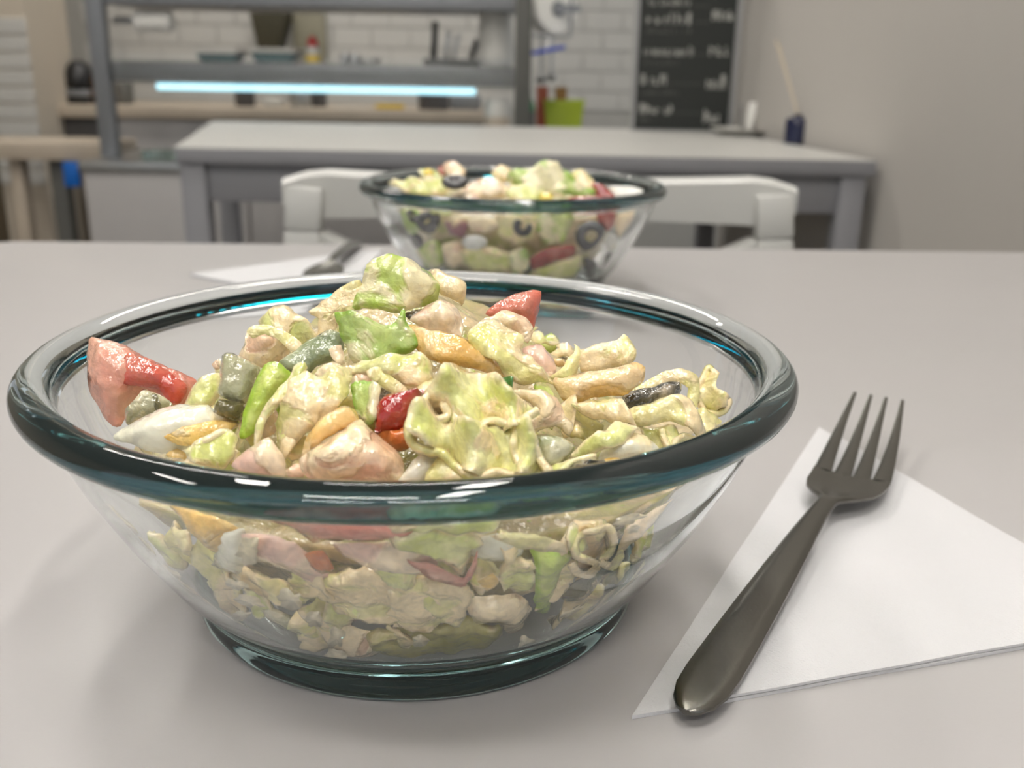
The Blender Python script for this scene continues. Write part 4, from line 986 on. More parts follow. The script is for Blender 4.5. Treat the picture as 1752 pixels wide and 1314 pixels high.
def olive_ring(px, py, rad_px, hole, tiltv, label, where, lift=0.004):
    C = hit_wall(px, py, 2, 0.0025) if where == 'wall' else hit_top(px, py, 2, lift)
    R_ = rad_px / F_PX * (C - CAM).dot(_fwd)
    n = tiltv.normalized()
    ux = (_rt - n * _rt.dot(n)).normalized(); uy = n.cross(ux)
    bm = bmesh.new(); N1, N2 = 28, 12; rings = []
    tr = R_ * (1 - hole) / 2; rc_ = R_ - tr
    for i in range(N1):
        a = 2 * PI * i / N1; dr = ux * math.cos(a) + uy * math.sin(a)
        rings.append([bm.verts.new(dr * (rc_ + tr * math.cos(2 * PI * j / N2)) + n * (tr * 0.85 * math.sin(2 * PI * j / N2))) for j in range(N2)])
    for i in range(N1):
        for j in range(N2):
            bm.faces.new((rings[i][j], rings[(i + 1) % N1][j], rings[(i + 1) % N1][(j + 1) % N2], rings[i][(j + 1) % N2]))
    c = BC[2]
    for v in bm.verts:
        p = v.co + C - c; r = math.hypot(p.x, p.y); lim = r_in(p.z) - 0.0005
        if r > lim and p.z < 0.072: v.co.x = p.x * lim / r + c.x - C.x; v.co.y = p.y * lim / r + c.y - C.y
    bmesh.ops.recalc_face_normals(bm, faces=bm.faces)
    me = bpy.data.meshes.new('olive_ring'); bm.to_mesh(me); bm.free(); me.shade_smooth()
    at_ = me.attributes.new('edge', 'FLOAT', 'POINT')
    o = link('olive_ring', me, M['olive']); o.location = C
    tag(o, label, 'olive', 'black olive rings in the far salad')
vw = -_fwd
g = ZG([(620, 145)])[0]; olive_ring(g[0], g[1], 24, .25, vw + _up * 1.6, 'black olive ring lying on top of the far salad', 'top', .012)
g = ZG([(490, 330)])[0]; olive_ring(g[0], g[1], 25, .25, vw - _rt * .5 + _up * .5, 'black olive ring behind the glass at the left of the far bowl', 'wall')
g = ZG([(945, 355)])[0]; olive_ring(g[0], g[1], 18, .3, vw + _rt * .4, 'small black olive ring in the middle of the far bowl', 'wall')
g = ZG([(1270, 400)])[0]; olive_ring(g[0], g[1], 27, .36, vw, 'big black olive ring facing forward at the right of the far bowl', 'wall')
g = ZG([(420, 300)])[0]; olive_ring(g[0], g[1], 13, .3, vw + _rt * .9, 'half-hidden dark olive ring at the far left of the far bowl', 'wall')

# ------------------------------------------------------------------ napkins and forks
def napkin(A, B, C, label, dy, cover=0.16):
    """square paper napkin folded corner to corner, in two layers"""
    cx = (A[0] + B[0] + C[0]) / 3; cy = (A[1] + B[1] + C[1]) / 3
    e = empty('paper_napkin', (cx, cy, TZ))
    def layer(name, P, z0, th, seed, puff):
        n = 26; bm = bmesh.new(); top = {}; bot = {}
        for i in range(n + 1):
            for j in range(n + 1 - i):
                a, b_ = i / n, j / n; c_ = 1 - a - b_
                x = P[0][0] * a + P[1][0] * b_ + P[2][0] * c_; y = P[0][1] * a + P[1][1] * b_ + P[2][1] * c_
                ed = max(0.0, min(a, b_, c_))
                wob = noise.noise(Vector((x * 55, y * 55, seed))) * 0.0007 + noise.noise(Vector((x * 20, y * 20, seed + 4))) * 0.0008
                z = z0 + th + puff * min(1, ed * 7) ** 0.5 + max(0, wob) * min(1, ed * 8 + 0.2)
                s = noise.noise(Vector((x * 40, y * 40, seed + 8))) * 0.0008
                top[i, j] = bm.verts.new((x - cx + s, y - cy + s, z)); bot[i, j] = bm.verts.new((x - cx + s, y - cy + s, z0))
        for i in range(n):
            for j in range(n - i):
                for g, fl in ((top, False), (bot, True)):
                    t = [g[i, j], g[i + 1, j], g[i, j + 1]]; bm.faces.new(t[::-1] if fl else t)
                    if j < n - i - 1:
                        t = [g[i + 1, j], g[i + 1, j + 1], g[i, j + 1]]; bm.faces.new(t[::-1] if fl else t)
        rim = [(k, 0) for k in range(n)] + [(n - k, k) for k in range(n)] + [(0, n - k) for k in range(n)]
        for p, q in zip(rim, rim[1:] + rim[:1]): bm.faces.new((top[p], top[q], bot[q], bot[p]))
        bmesh.ops.recalc_face_normals(bm, faces=bm.faces)
        me = bpy.data.meshes.new(name); bm.to_mesh(me); bm.free(); me.shade_smooth(); me.set_sharp_from_angle(angle=math.radians(50))
        return link(name, me, M['napkin'], e)
    layer('lower_layer', (A, B, C), 0.0001, 0.0009, 1.0, 0.0002)
    lerp = lambda p, q, t: (p[0] + (q[0] - p[0]) * t, p[1] + (q[1] - p[1]) * t)
    A2 = lerp(A, C, cover); B2 = lerp(B, C, cover * 0.62)
    layer('upper_layer', (A2, B2, lerp(C, A, 0.005)), 0.0013, 0.0007, 5.0, 0.0005)
    tag(e, label, 'napkin', 'folded paper napkins')
napkin((0.0273, 0.1811), (0.122, 0.3656), (0.1675, 0.2230), 'white folded paper napkin lying right of the front bowl under a fork', 0)
napkin((-0.106, 0.558), (-0.100, 0.742), (-0.214, 0.637), 'white folded paper napkin behind the front bowl, left of the far bowl', 0)

def build_fork():
    e = empty('fork', (0, 0, TZ))
    S = [(0.0, .0022, .0012, .0036), (.0012, .0056, .0017, .0036), (.004, .0092, .0021, .0037), (.009, .0118, .0023, .0038), (.016, .0126, .0023, .0041), (.028, .0122, .0023, .0049),
         (.045, .0112, .0023, .0062), (.065, .0096, .0024, .0077), (.085, .0077, .0025, .0092), (.100, .0062, .0027, .0100), (.110, .0058, .0028, .0098), (.114, .0062, .0028, .0094),
         (.117, .0088, .0026, .0088), (.121, .0150, .0023, .0079), (.126, .0206, .0021, .0069), (.132, .0236, .0019, .0062), (.139, .0246, .0018, .0058), (.1445, .0248, .0017, .0057)]
    cof = lambda s: float(np.interp(s, [0, .11, .14, .206], [.0024, -.0012, -.0026, .0014]))
    bm = bmesh.new(); rings = []; nx = 10
    for (s, w_, t, z) in S:
        dish = 0.0 if s < .114 else min(1, (s - .114) / .02) * 0.0016
        ring = []
        for side in (1, -1):
            for k in range(nx + 1):
                u = (-1 + 2 * k / nx) * side
                crown = (1 - abs(u) ** 5)
                zz = z + side * t * 0.5 * (0.35 + 0.65 * crown) + dish * u * u
                if s < .1 and side > 0: zz += 0.00015 * (1 - u * u)
                ring.append(bm.verts.new((s, cof(s) + u * w_ / 2, zz)))
        rings.append(ring)
    m = len(rings[0])
    for a, b_ in zip(rings, rings[1:]):
        for k in range(m): bm.faces.new((a[k], a[(k + 1) % m], b_[(k + 1) % m], b_[k]))
    bm.faces.new(rings[0][::-1]); bm.faces.new(rings[-1])
    bmesh.ops.recalc_face_normals(bm, faces=bm.faces)
    me = bpy.data.meshes.new('handle'); bm.to_mesh(me); bm.free(); me.shade_smooth(); me.set_sharp_from_angle(angle=math.radians(55))
    link('handle', me, M['fork'], e)
    for k, (v0, v1, w0, w1) in enumerate(((.0096, .0086, .0058, .0013), (.0031, .0028, .0056, .0013), (-.0031, -.0028, .0056, .0013), (-.0096, -.0086, .0058, .0013))):
        bm = bmesh.new(); rings = []
        for i in range(13):
            f = i / 12; s = .1440 + f * .0620
            w_ = w0 + (w1 - w0) * f ** 1.05; v = v0 + (v1 - v0) * f
            if abs(v0) > .005: v = math.copysign(.0124 - .0030 * f ** 1.6 - w_ / 2, v0)
            z = .0057 + 0.0105 * (f ** 1.6) + 0.0016 * (v / .0124) ** 2 * (1 - f)
            t = .0017 * (1 - .35 * f); sh = .45 if i < 12 else .3
            ring = [bm.verts.new((s, cof(s) + v + a * w_ / 2, z + b_ * t / 2)) for a, b_ in ((-1, -sh), (-sh, -1), (sh, -1), (1, -sh), (1, sh), (sh, 1), (-sh, 1), (-1, sh))]
            rings.append(ring)
        for a, b_ in zip(rings, rings[1:]):
            for q in range(8): bm.faces.new((a[q], a[(q + 1) % 8], b_[(q + 1) % 8], b_[q]))
        bm.faces.new(rings[0][::-1]); bm.faces.new(rings[-1])
        bmesh.ops.recalc_face_normals(bm, faces=bm.faces)
        me = bpy.data.meshes.new('tine'); bm.to_mesh(me); bm.free(); me.shade_smooth(); me.set_sharp_from_angle(angle=math.radians(50))
        link('tine', me, M['fork'], e)
    return e
fk = build_fork()
P0 = ground(1192, 1228, TZ + .004); P1 = ground(1505, 690, TZ + .016)
fk.location = (P0.x, P0.y, TZ + 0.0008)
fk.rotation_euler = (0, 0, math.atan2(P1.y - P0.y, P1.x - P0.x))
tag(fk, 'stainless steel dinner fork lying on the napkin right of the front bowl', 'fork', 'dinner forks')
f2 = fk.copy(); COL.objects.link(f2)
for ch in list(fk.children):
    c2 = ch.copy(); COL.objects.link(c2); c2.parent = f2
f2.location = (-0.124, 0.757, TZ + 0.0012); f2.rotation_euler = (0, 0, math.radians(-88))
f2['label'] = 'blurred steel fork on the napkin behind the front bowl'

# ------------------------------------------------------------------ white chair behind the near table
ch = empty('dining_chair', (0.021, 0.74, 0.0))
xl_, xr_, yb = -0.220, 0.220, 0.12
def stile(sx):
    bm = MB()
    pts = [(sx * .213, 0.085, 0.0), (sx * .213, 0.09, .42), (sx * .211, 0.105, .60), (sx * .206, 0.120, .745), (sx * .203, 0.124, .783)]
    for a, b_ in zip(pts, pts[1:]): bm.bar(a, b_, .032, .022, Vector((0, 1, 0)))
    bm.build('leg', M['chair_white'], ch, bevel=.003)
stile(-1); stile(1)
bm = bmesh.new(); rings = []
for i in range(25):
    u = -1 + 2 * i / 24; x = u * .222
    y = 0.124 + 0.030 * (1 - u * u); top = .791 + .009 * abs(u) ** 2 - (0.010 if abs(u) > .99 else 0.003 if abs(u) > .9 else 0); bot = .756 + (.012 if abs(u) > .99 else 0)
    tk = .011
    rings.append([bm.verts.new((x, y + a, z)) for a, z in ((-tk, bot), (tk, bot), (tk, top - .004), (tk * .5, top), (-tk * .5, top), (-tk, top - .004))])
for a, b_ in zip(rings, rings[1:]):
    for k in range(6): bm.faces.new((a[k], a[(k + 1) % 6], b_[(k + 1) % 6], b_[k]))
bm.faces.new(rings[0]); bm.faces.new(rings[-1])
bmesh.ops.recalc_face_normals(bm, faces=bm.faces)
me = bpy.data.meshes.new('top_rail'); bm.to_mesh(me); bm.free(); me.shade_smooth(); me.set_sharp_from_angle(angle=math.radians(45))
link('top_rail', me, M['chair_white'], ch)
for s in (-1, 1):
    MB().bar((s * .195, .128, .738), (-s * .18, .110, .56), .016, .028, Vector((0, 1, 0))).build('cross_slat', M['chair_white'], ch, bevel=.003)
MB().bar((-.2, .106, .555), (.2, .106, .555), .016, .03).build('back_rail', M['chair_white'], ch, bevel=.003)
MB().box(-.215, .215, -.28, .09, .43, .455).build('seat', M['chair_white'], ch, bevel=.006)
for s in (-1, 1):
    MB().bar((s * .19, -.25, 0), (s * .19, -.25, .43), .03, .03).build('leg', M['chair_white'], ch, bevel=.003)
tag(ch, 'white wooden chair with cross back pushed up behind the near table', 'chair')

# ------------------------------------------------------------------ grey table further back
t2 = empty('side_table', (0.0, 2.0, 0.0))
P = [ground(298, 252), ground(1502, 275), ground(1232, 223), ground(363, 207)]
Q = [(p.x, p.y - 2.0) for p in P]
MB().prism(Q, TZ - .026, TZ - .0015).build('tabletop', M['grey_paint'], t2, bevel=.002)
MB().prism(Q, TZ - .0015, TZ).build('laminate', M['grey_top'], t2)
def inq(u, v):
    a = Vector(Q[0]).lerp(Vector(Q[1]), u); b_ = Vector(Q[3]).lerp(Vector(Q[2]), u); return a.lerp(b_, v)
for (u0, v0, u1, v1) in ((.03, .035, .97, .035), (.03, .955, .97, .955), (.03, .035, .03, .955), (.97, .035, .97, .955)):
    a, b_ = inq(u0, v0), inq(u1, v1)
    MB().bar((a.x, a.y, TZ - .058), (b_.x, b_.y, TZ - .058), .02, .062).build('apron', M['grey_paint'], t2, bevel=.002)
for (u, v) in ((.026, .035), (.975, .035), (.975, .955), (.026, .955)):
    c_ = inq(u, v)
    MB().box(c_.x - .021, c_.x + .021, c_.y - .021, c_.y + .021, 0, TZ - .0265).build('leg', M['grey_paint'], t2, bevel=.003)
tag(t2, 'blue-grey painted table standing behind the chair against the wall', 'table')

# ------------------------------------------------------------------ things on the grey table
c_ = ground(1272, 231)
sa = empty('saucer', (c_.x, c_.y, TZ))
MB().lathe([(0, .004), (.028, .004), (.034, .0), (.040, .001), (.062, .009), (.073, .013), (.074, .0145), (.071, .0145), (.060, .011), (.038, .006), (0, .006)], n=48).build('plate', M['white_plastic'], sa, smooth=True)
tag(sa, 'white saucer on the grey table in front of the menu board', 'saucer')
g_ = MB().lathe([(0, 0), (.020, 0), (.0215, .001), (.026, .052), (.0268, .053), (.0255, .053), (.0208, .005), (0, .004)], n=40).build('tumbler', M['shelf_glass'], None, smooth=True)
g_.location = (c_.x + .012, c_.y, TZ + .0065); tag(g_, 'small clear glass tumbler standing on the white saucer', 'glass')
o = MB().box(-.008, .008, -.001, .001, 0, .058).build('sugar_sachet', M['paper']); o.location = (c_.x + .010, c_.y, TZ + .012); o.rotation_euler = (0, .08, 0)
tag(o, 'white paper sachet standing in the small tumbler', 'sachet')
o = MB().bar((0, 0, 0), (-.010, 0, .058), .004, .002).build('stir_stick', M['steel_grey']); o.location = (c_.x - .002, c_.y + .004, TZ + .012)
tag(o, 'dark stir stick leaning in the small tumbler', 'stick')
c_ = ground(1361, 246)
df = empty('reed_diffuser', (c_.x, c_.y, TZ))
MB().lathe([(0, 0), (.021, 0), (.023, .002), (.023, .044), (.020, .049), (.009, .050), (.009, .056), (0, .056)], n=32).build('jar', M['navy'], df, smooth=True)
top = at(1327, 68, c_.y)
MB().tube([(0, 0, .05), (top.x - c_.x, 0, top.z - TZ)], .0022, 8).build('reed', M['reed'], df)
MB().tube([(0.002, 0.002, .05), ((top.x - c_.x) * .82, .012, (top.z - TZ) * .96)], .0018, 8).build('reed', M['reed'], df)
tag(df, 'dark navy diffuser jar with pale reeds beside the wall', 'diffuser')

# menu board
bY = 2.33
bl, br = at(1084, 217, bY), at(1245, 217, bY)
mbd = empty('menu_board', ((bl.x + br.x) / 2, bY, TZ)); hw = (br.x - bl.x) / 2; bh = 0.62
MB().box(-hw, hw, 0, .012, .002, bh).build('board', M['chalk_black'], mbd)
for (x0, x1, z0, z1) in ((-hw - .008, -hw, .0, bh + .01), (hw, hw + .012, .0, bh + .01), (-hw, hw, bh, bh + .01), (-hw, hw, -.0, .003)):
    MB().box(x0, x1, -.006, .016, max(z0, 0), z1).build('frame', M['alu'], mbd)
rng = random.Random(3)
def scrawl(px0, px1, py, hpx, mat, name):
    """a line of small chalk letters: too blurred in the photograph to read"""
    p0, p1 = at(px0, py, bY), at(px1, py, bY); h = hpx / F_PX * bY; x = p0.x; mb = MB()
    while x < p1.x:
        w_ = h * rng.uniform(.35, .6); hh = h * rng.choice((.65, .65, 1.0))
        q = x - mbd.location.x; z = p0.z - TZ - h / 2
        mb.box(q, q + w_ * .28, -.0012, 0, z, z + hh)
        if rng.random() < .75: mb.box(q + w_ * .28, q + w_ * .75, -.0012, 0, z + hh * rng.choice((0, .4, .8)), z + hh * rng.choice((.2, .55, 1)) + .001)
        if rng.random() < .5: mb.box(q + w_ * .6, q + w_ * .85, -.0012, 0, z, z + hh * .8)
        x += w_ * (1.05 if rng.random() < .85 else 1.9)
    mb.build(name, M[mat], mbd)
for (a, b_, y_, h_, pa_, pb_, py_, sy, sx) in ((1110, 1180, 3, 10, 1218, 1252, -26, -999, 0), (1107, 1181, 31, 17, 1219, 1250, 22, 52, 1178), (1102, 1185, 86, 15, 1214, 1243, 83, 106, 1158), (1097, 1138, 136, 16, 1209, 1239, 140, 157, 1160), (1094, 1147, 186, 16, 1204, 1232, 199, 204, 1120)):
    scrawl(a, b_, y_, h_, 'chalk', 'text_line')
    scrawl(pa_, pb_, py_, 22, 'chalk', 'price')
    if sy > 0:
        scrawl(a, sx, sy, 9, 'chalk_dim', 'text_line')
    p0, p1 = at(b_ + 4, y_ + 7, bY), at(pa_ - 4, y_ + 9, bY)
    MB().box(p0.x - mbd.location.x, p1.x - mbd.location.x, -.001, 0, p0.z - TZ - .001, p0.z - TZ + .001).build('leader_line', M['chalk_dim'], mbd)
tag(mbd, 'black menu board with white lettering standing at the wall end', 'menu board')

# ------------------------------------------------------------------ service counter and its shelf frame
sx0, sx1 = at(141, 300, 2.62).x, 0.16
svc = empty('service_counter', ((sx0 + sx1) / 2, 2.85, 0)); hx = (sx1 - sx0) / 2
MB().box(-hx + .01, hx - .01, -.21, .2, .06, .605).build('body', M['panel'], svc)
for i in range(3):
    a = -hx + i * 2 * hx / 3
    MB().box(a + .003, a + 2 * hx / 3 - .003, -.23, -.2105, .07, .605).build('front_panel', M['panel'], svc, bevel=.002)
MB().box(-hx - .005, hx + .005, -.24, .22, .606, .632).build('worktop', M['steel'], svc, bevel=.003)
MB().box(-hx + .02, hx - .02, -.19, .18, 0, .06).build('plinth', M['dark_grey'], svc)
tag(svc, 'low grey service counter with steel top behind the grey table', 'counter')

pX0, pX1 = at(184, 200, 2.75).x, at(895, 100, 2.75).x
fr = empty('shelf_frame', ((pX0 + pX1) / 2, 2.75, .632)); h2 = (pX1 - pX0) / 2
MB().box(-h2 - .022, -h2 + .022, -.02, .02, 0, .75).build('post', M['steel_grey'], fr, bevel=.003)
MB().box(h2 - .022, h2 + .022, -.02, .02, 0, .75).build('post', M['dark_frame'], fr, bevel=.003)
MB().box(-h2 + .024, h2 - .024, .0, .26, .200, .252).build('shelf', M['steel_grey'], fr, bevel=.003)
MB().box(-h2 + .024, h2 - .024, -.008, .30, .392, .43).build('top_shelf', M['steel_grey'], fr, bevel=.003)
MB().box(-h2 + .03, h2 - .03, -.010, -.003, .205, .268).build('glass_front', M['shelf_glass'], fr)
e0, e1 = at(270, 145, 2.735), at(813, 157, 2.735)
MB().tube([(e0.x - fr.location.x, -.018, .188), (e1.x - fr.location.x, -.018, .188)], .0085, 12).build('light_tube', M['led'], fr, smooth=True)
MB().box(e0.x - fr.location.x - .02, e1.x - fr.location.x + .02, -.03, .0, .1975, .1985).build('lamp_bracket', M['steel'], fr)
tag(fr, 'grey metal shelf frame with glowing cyan light tube on the service counter', 'shelf')
SH = .632 + .252      # top of the shelf
def box_thing(name, mat, px0, px1, pyt, Y, z0, dep, label, cat, taper=1.0, lid=None):
    """container whose outline runs from px0 to px1 and from its support up to pyt"""
    a, b_ = at(px0, (pyt + 130) / 2, Y), at(px1, (pyt + 130) / 2, Y); zt = at((px0 + px1) / 2, pyt, Y).z
    e = empty(name, ((a.x + b_.x) / 2, Y + dep / 2, z0)); hw = (b_.x - a.x) / 2; h = zt - z0
    bm = MB(); hb = hw * taper
    lo = [bm.bm.verts.new((x, y, 0)) for x, y in ((-hb, -dep / 2 * taper), (hb, -dep / 2 * taper), (hb, dep / 2 * taper), (-hb, dep / 2 * taper))]
    hi = [bm.bm.verts.new((x, y, h)) for x, y in ((-hw, -dep / 2), (hw, -dep / 2), (hw, dep / 2), (-hw, dep / 2))]
    bm.bm.faces.new(lo[::-1]); bm.bm.faces.new(hi)
    for i in range(4): bm.bm.faces.new((lo[i], lo[(i + 1) % 4], hi[(i + 1) % 4], hi[i]))
    bm.build('body', M[mat], e, bevel=min(.006, hw * .2))
    if lid:
        MB().box(-hw - .004, hw + .004, -dep / 2 - .004, dep / 2 + .004, h, h + .012).build('rim', M[lid], e, bevel=.003)
    tag(e, label, cat); return e
def lathe_thing(name, mat, px, Y, z0, prof, label, cat, extra=None):
    p = at(px, 150, Y); e = empty(name, (p.x, Y, z0))
    MB().lathe(prof, n=32).build('body', M[mat], e, smooth=True)
    if extra:
        for nm, mt, pr in extra: MB().lathe(pr, n=32).build(nm, M[mt], e, smooth=True)
    tag(e, label, cat); return e
box_thing('food_container', 'teal_box', 335, 405, 92, 2.83, SH, .12, 'teal glass food container on the shelf at the left', 'container', .8, 'white_plastic')
box_thing('food_container', 'teal_box', 428, 503, 90, 2.83, SH, .12, 'teal glass food container on the shelf beside the ketchup', 'container', .8, 'white_plastic')
lathe_thing('sauce_bottle', 'white_plastic', 538, 2.85, SH, [(0, 0), (.018, 0), (.019, .03), (.018, .045), (0, .045)], 'white and red sauce bottle with yellow label on the shelf', 'bottle',
            [('label_band', 'yellow', [(0.0186, .003), (.0194, .004), (.0197, .022), (.0190, .023)]), ('cap', 'red', [(0, .0455), (.016, .0455), (.013, .062), (.006, .072), (0, .073)])])
lathe_thing('shaker', 'steel', 592, 2.84, SH, [(0, 0), (.014, 0), (.014, .02), (.010, .03), (0, .033)], 'small shiny shaker on the shelf right of the sauce bottle', 'shaker')
lathe_thing('shaker', 'steel', 608, 2.80, SH, [(0, 0), (.014, 0), (.014, .02), (.010, .028), (0, .031)], 'small shiny shaker on the shelf beside the white pot', 'shaker')
lathe_thing('pot', 'white_plastic', 632, 2.84, SH, [(0, 0), (.024, 0), (.032, .008), (.034, .020), (.030, .021), (0, .016)], 'small white pot on the middle of the shelf', 'pot')
kb = box_thing('knife_block', 'dark_frame', 722, 832, 101, 2.84, SH, .10, 'dark knife block on the right half of the shelf', 'knife block', .95)
for (px0, py0, px1, py1, wd, mt, lb) in ((742, 102, 745, 38, .017, 'black', 'tall black knife handle standing at the left of the knife block'), (762, 102, 769, 55, .013, 'steel', 'steel knife handle in the middle of the knife block'), (775, 102, 785, 60, .012, 'steel', 'second steel knife handle leaning right in the knife block'), (806, 102, 816, 68, .015, 'black', 'short dark knife handle at the right of the knife block')):
    a = at(px0, py0, 2.88); b_ = at(px1, py1, 2.88)
    o = MB().bar((0, 0, 0), b_ - a, wd, .014, Vector((0, 1, 0))).build('knife', M[mt], None, bevel=.003); o.location = (a.x, a.y, kb.location.z + at(777, 101, 2.84).z - SH + .0005)
    tag(o, lb, 'knife')
jg = lathe_thing('jug', 'white_plastic', 847, 2.86, SH, [(0, 0), (.040, 0), (.048, .01), (.052, .03), (.046, .09), (.044, .12), (.046, .138), (.042, .138), (.040, .10), (0, .09)], 'tall white jug at the right end of the shelf', 'jug')
# paper roll hanging at the left post
pr = empty('paper_towel_roll', (at(262, 36, 2.80).x, 2.80, at(262, 36, 2.80).z))
MB().tube([(-.045, 0, 0), (.05, 0, 0)], .026, 24).build('roll', M['paper'], pr, smooth=True)
MB().tube([(pX0 - pr.location.x + .024, 0, .0), (-.046, 0, 0)], .009, 10).build('rod', M['steel'], pr)
tag(pr, 'white paper towel roll on a steel rod beside the grey post', 'paper towel')
tr = empty('glass_tray', (at(275, 262, 2.72).x, 2.72, .633))
MB().box(-.035, .035, -.05, .05, 0, .022).build('tray', M['shelf_glass'], tr, bevel=.003)
tag(tr, 'pale cyan glass tray on the steel top beside the grey post', 'tray')

# ------------------------------------------------------------------ things at the right end of the service counter
CT = .633
lb_ = empty('waste_basket', (at(965, 195, 2.90).x, 2.93, CT)); zt = at(965, 172, 2.86).z - CT
bm = MB(); pr_ = [(0, 0), (.052, 0), (.056, .004), (.076, zt - .006), (.080, zt - .004), (.080, zt), (.074, zt), (.052, .006), (0, .006)]
bm.lathe(pr_, n=4)
for v in bm.bm.verts:
    x, y = v.co.x, v.co.y; v.co.x = (x - y) * .74; v.co.y = (x + y) * .48
bm.build('basket', M['lime'], lb_, bevel=.004)
tag(lb_, 'lime green plastic basket at the right end of the counter', 'basket')
for (px, pyt, wd, mt, nm, lb, cat, ang) in ((930, 146, .034, 'rust', 'snack_packet', 'rust red packet sticking out of the lime basket', 'packet', -.1), (959, 148, .036, 'amber', 'snack_packet', 'amber brown packet sticking out of the lime basket', 'packet', .05), (940, 160, .018, 'paper', 'paper_slip', 'white paper slip sticking out of the lime basket', 'paper', .2)):
    p = at(px, pyt, 2.93)
    o = MB().box(-wd / 2, wd / 2, -.004, .004, 0, p.z - CT - .012).build(nm, M[mt], None, bevel=.002); o.location = (p.x, 2.93 + (px - 940) * .0006, CT + .010); o.rotation_euler = (0, ang * .2, 0)
    tag(o, lb, cat)
lathe_thing('bottle', 'dark_grey', 903, 2.84, CT, [(0, 0), (.021, 0), (.022, .004), (.022, .135), (0, .135)], 'green bottle with dark label beside the lime basket', 'bottle',
            [('neck', 'green_glass', [(0, .1352), (.0215, .1352), (.019, .155), (.010, .172), (.009, .19), (0, .19)]), ('cap', 'steel', [(0, .1902), (.010, .1902), (.010, .202), (0, .203)])])
lathe_thing('jar', 'white_plastic', 851, 2.80, CT, [(0, 0), (.034, 0), (.036, .004), (.036, .15), (.030, .165), (0, .166)], 'cream jar with yellow label left of the dark post', 'jar', [('label_band', 'wood', [(.0363, .03), (.0372, .031), (.0372, .12), (.0363, .121)])])
lathe_thing('cup', 'shelf_glass', 830, 2.74, CT, [(0, 0), (.014, 0), (.017, .104), (.0155, .104), (.0125, .005), (0, .004)], 'pale cyan cup in front of the cream jar', 'cup')

# dispenser roll, blue spatula and ladles hanging from a rail on the right post
hr_ = empty('utensil_rail', (at(940, 60, 2.75).x, 2.75, at(940, 62, 2.75).z))
MB().tube([(pX1 - hr_.location.x + .023, 0, 0), (.055, 0, 0)], .004, 8).build('rail', M['steel_grey'], hr_)
MB().tube([(.055, 0, .0), (.055, 0, .13)], .004, 8).build('upright', M['steel_grey'], hr_)
tag(hr_, 'thin grey utensil rail fixed to the dark post', 'rail')
dr = empty('tissue_roll', (at(944, 16, 2.80).x, 2.80, at(944, 16, 2.80).z))
bm = MB().lathe([(.02, -.03), (.060, -.03), (.062, -.027), (.062, .027), (.060, .03), (.02, .03)], n=40, closed=True)
ob = bm.build('roll', M['paper'], dr, smooth=True); ob.rotation_euler = (PI / 2, 0, .55)
bm = MB().lathe([(0, -.034), (.0195, -.034), (.0195, .034), (0, .034)], n=24); ob = bm.build('core', M['steel_grey'], dr, smooth=True); ob.rotation_euler = (PI / 2, 0, .55)
MB().bar((.0, -.03, 0), (.075, -.045, .0), .006, .018).build('bracket_arm', M['steel_grey'], dr)
tag(dr, 'large white tissue roll hanging right of the dark post', 'tissue roll')
p = at(938, 86, 2.74); sp = empty('spatula', (p.x, 2.74, p.z))
MB().bar((-.044, 0, -.009), (.044, 0, .009), .010, .022, Vector((0, 1, 0))).build('blade', M['blue'], sp, bevel=.003)
MB().tube([(0.0, .004, .008), (0.0, .010, .036)], .002, 6).build('hook', M['steel'], sp)
tag(sp, 'bright blue spatula hanging under the tissue roll', 'spatula')
for px, l_, lb in ((926, .085, 'grey ladle hanging nearest the dark post'), (944, .075, 'grey ladle hanging below the blue spatula')):
    p = at(px, 98, 2.77); e = empty('ladle', (p.x, 2.77, p.z))
    MB().tube([(0, -.012, .055), (0, 0, 0), (0, 0, -l_ * .6)], .004, 8).build('handle', M['steel'], e)
    MB().lathe([(0, -.018), (.012, -.014), (.018, 0), (.016, 0), (0, -.012)], c=(0, 0, -l_ * .6), n=20).build('cup', M['steel'], e, smooth=True)
    tag(e, lb, 'ladle')

# ------------------------------------------------------------------ back worktop with its things
wx0, wx1 = at(80, 190, 3.45).x, at(840, 195, 3.45).x
WT = .737
bc = empty('kitchen_worktop', ((wx0 + wx1) / 2, 3.73, 0)); hh = (wx1 - wx0) / 2
MB().box(-hh, hh, -.28, .28, WT - .04, WT).build('worktop', M['wood'], bc, bevel=.003)
dk = at(180, 215, 3.45).x - bc.location.x
MB().box(-hh + .02, dk, -.25, .27, .62, WT - .0405).build('open_space_shade', M['dark_grey'], bc)  # solid dark box, its colour stands in for shade in the open space
n_d = 3
for i in range(n_d):
    a = dk + .004 + i * (hh - dk - .004) / n_d
    d_ = MB().box(a + .002, a + (hh - dk) / n_d - .004, -.262, .27, .08, WT - .041).build('cabinet', M['panel'], bc, bevel=.002)
    MB().box(a + .02, a + .032, -.276, -.2625, WT - .16, WT - .06).build('handle', M['steel'], d_)
tag(bc, 'pale wooden worktop along the kitchen back wall', 'worktop')
cm = empty('coffee_machine', (at(131, 150, 3.55).x, 3.58, WT))
bm = MB(); bm.lathe([(0, .055), (.050, .055), (.054, .07), (.052, .10), (.040, .125), (.022, .142), (0, .146)], n=28); bm.build('head', M['black'], cm, smooth=True)
MB().box(-.05, .05, -.05, .06, 0, .026).build('base', M['black'], cm, bevel=.006)
MB().box(-.046, .050, -.052, .05, .0265, .048).build('drip_tray', M['steel_grey'], cm, bevel=.004)
MB().box(-.048, .048, .0, .06, .0482, .06).build('column', M['black'], cm, bevel=.004)
tag(cm, 'black rounded coffee machine on the left end of the wooden worktop', 'coffee machine')
box_thing('packet', 'orange', 157, 172, 128, 3.55, WT, .03, 'orange packet beside the black coffee machine', 'packet')
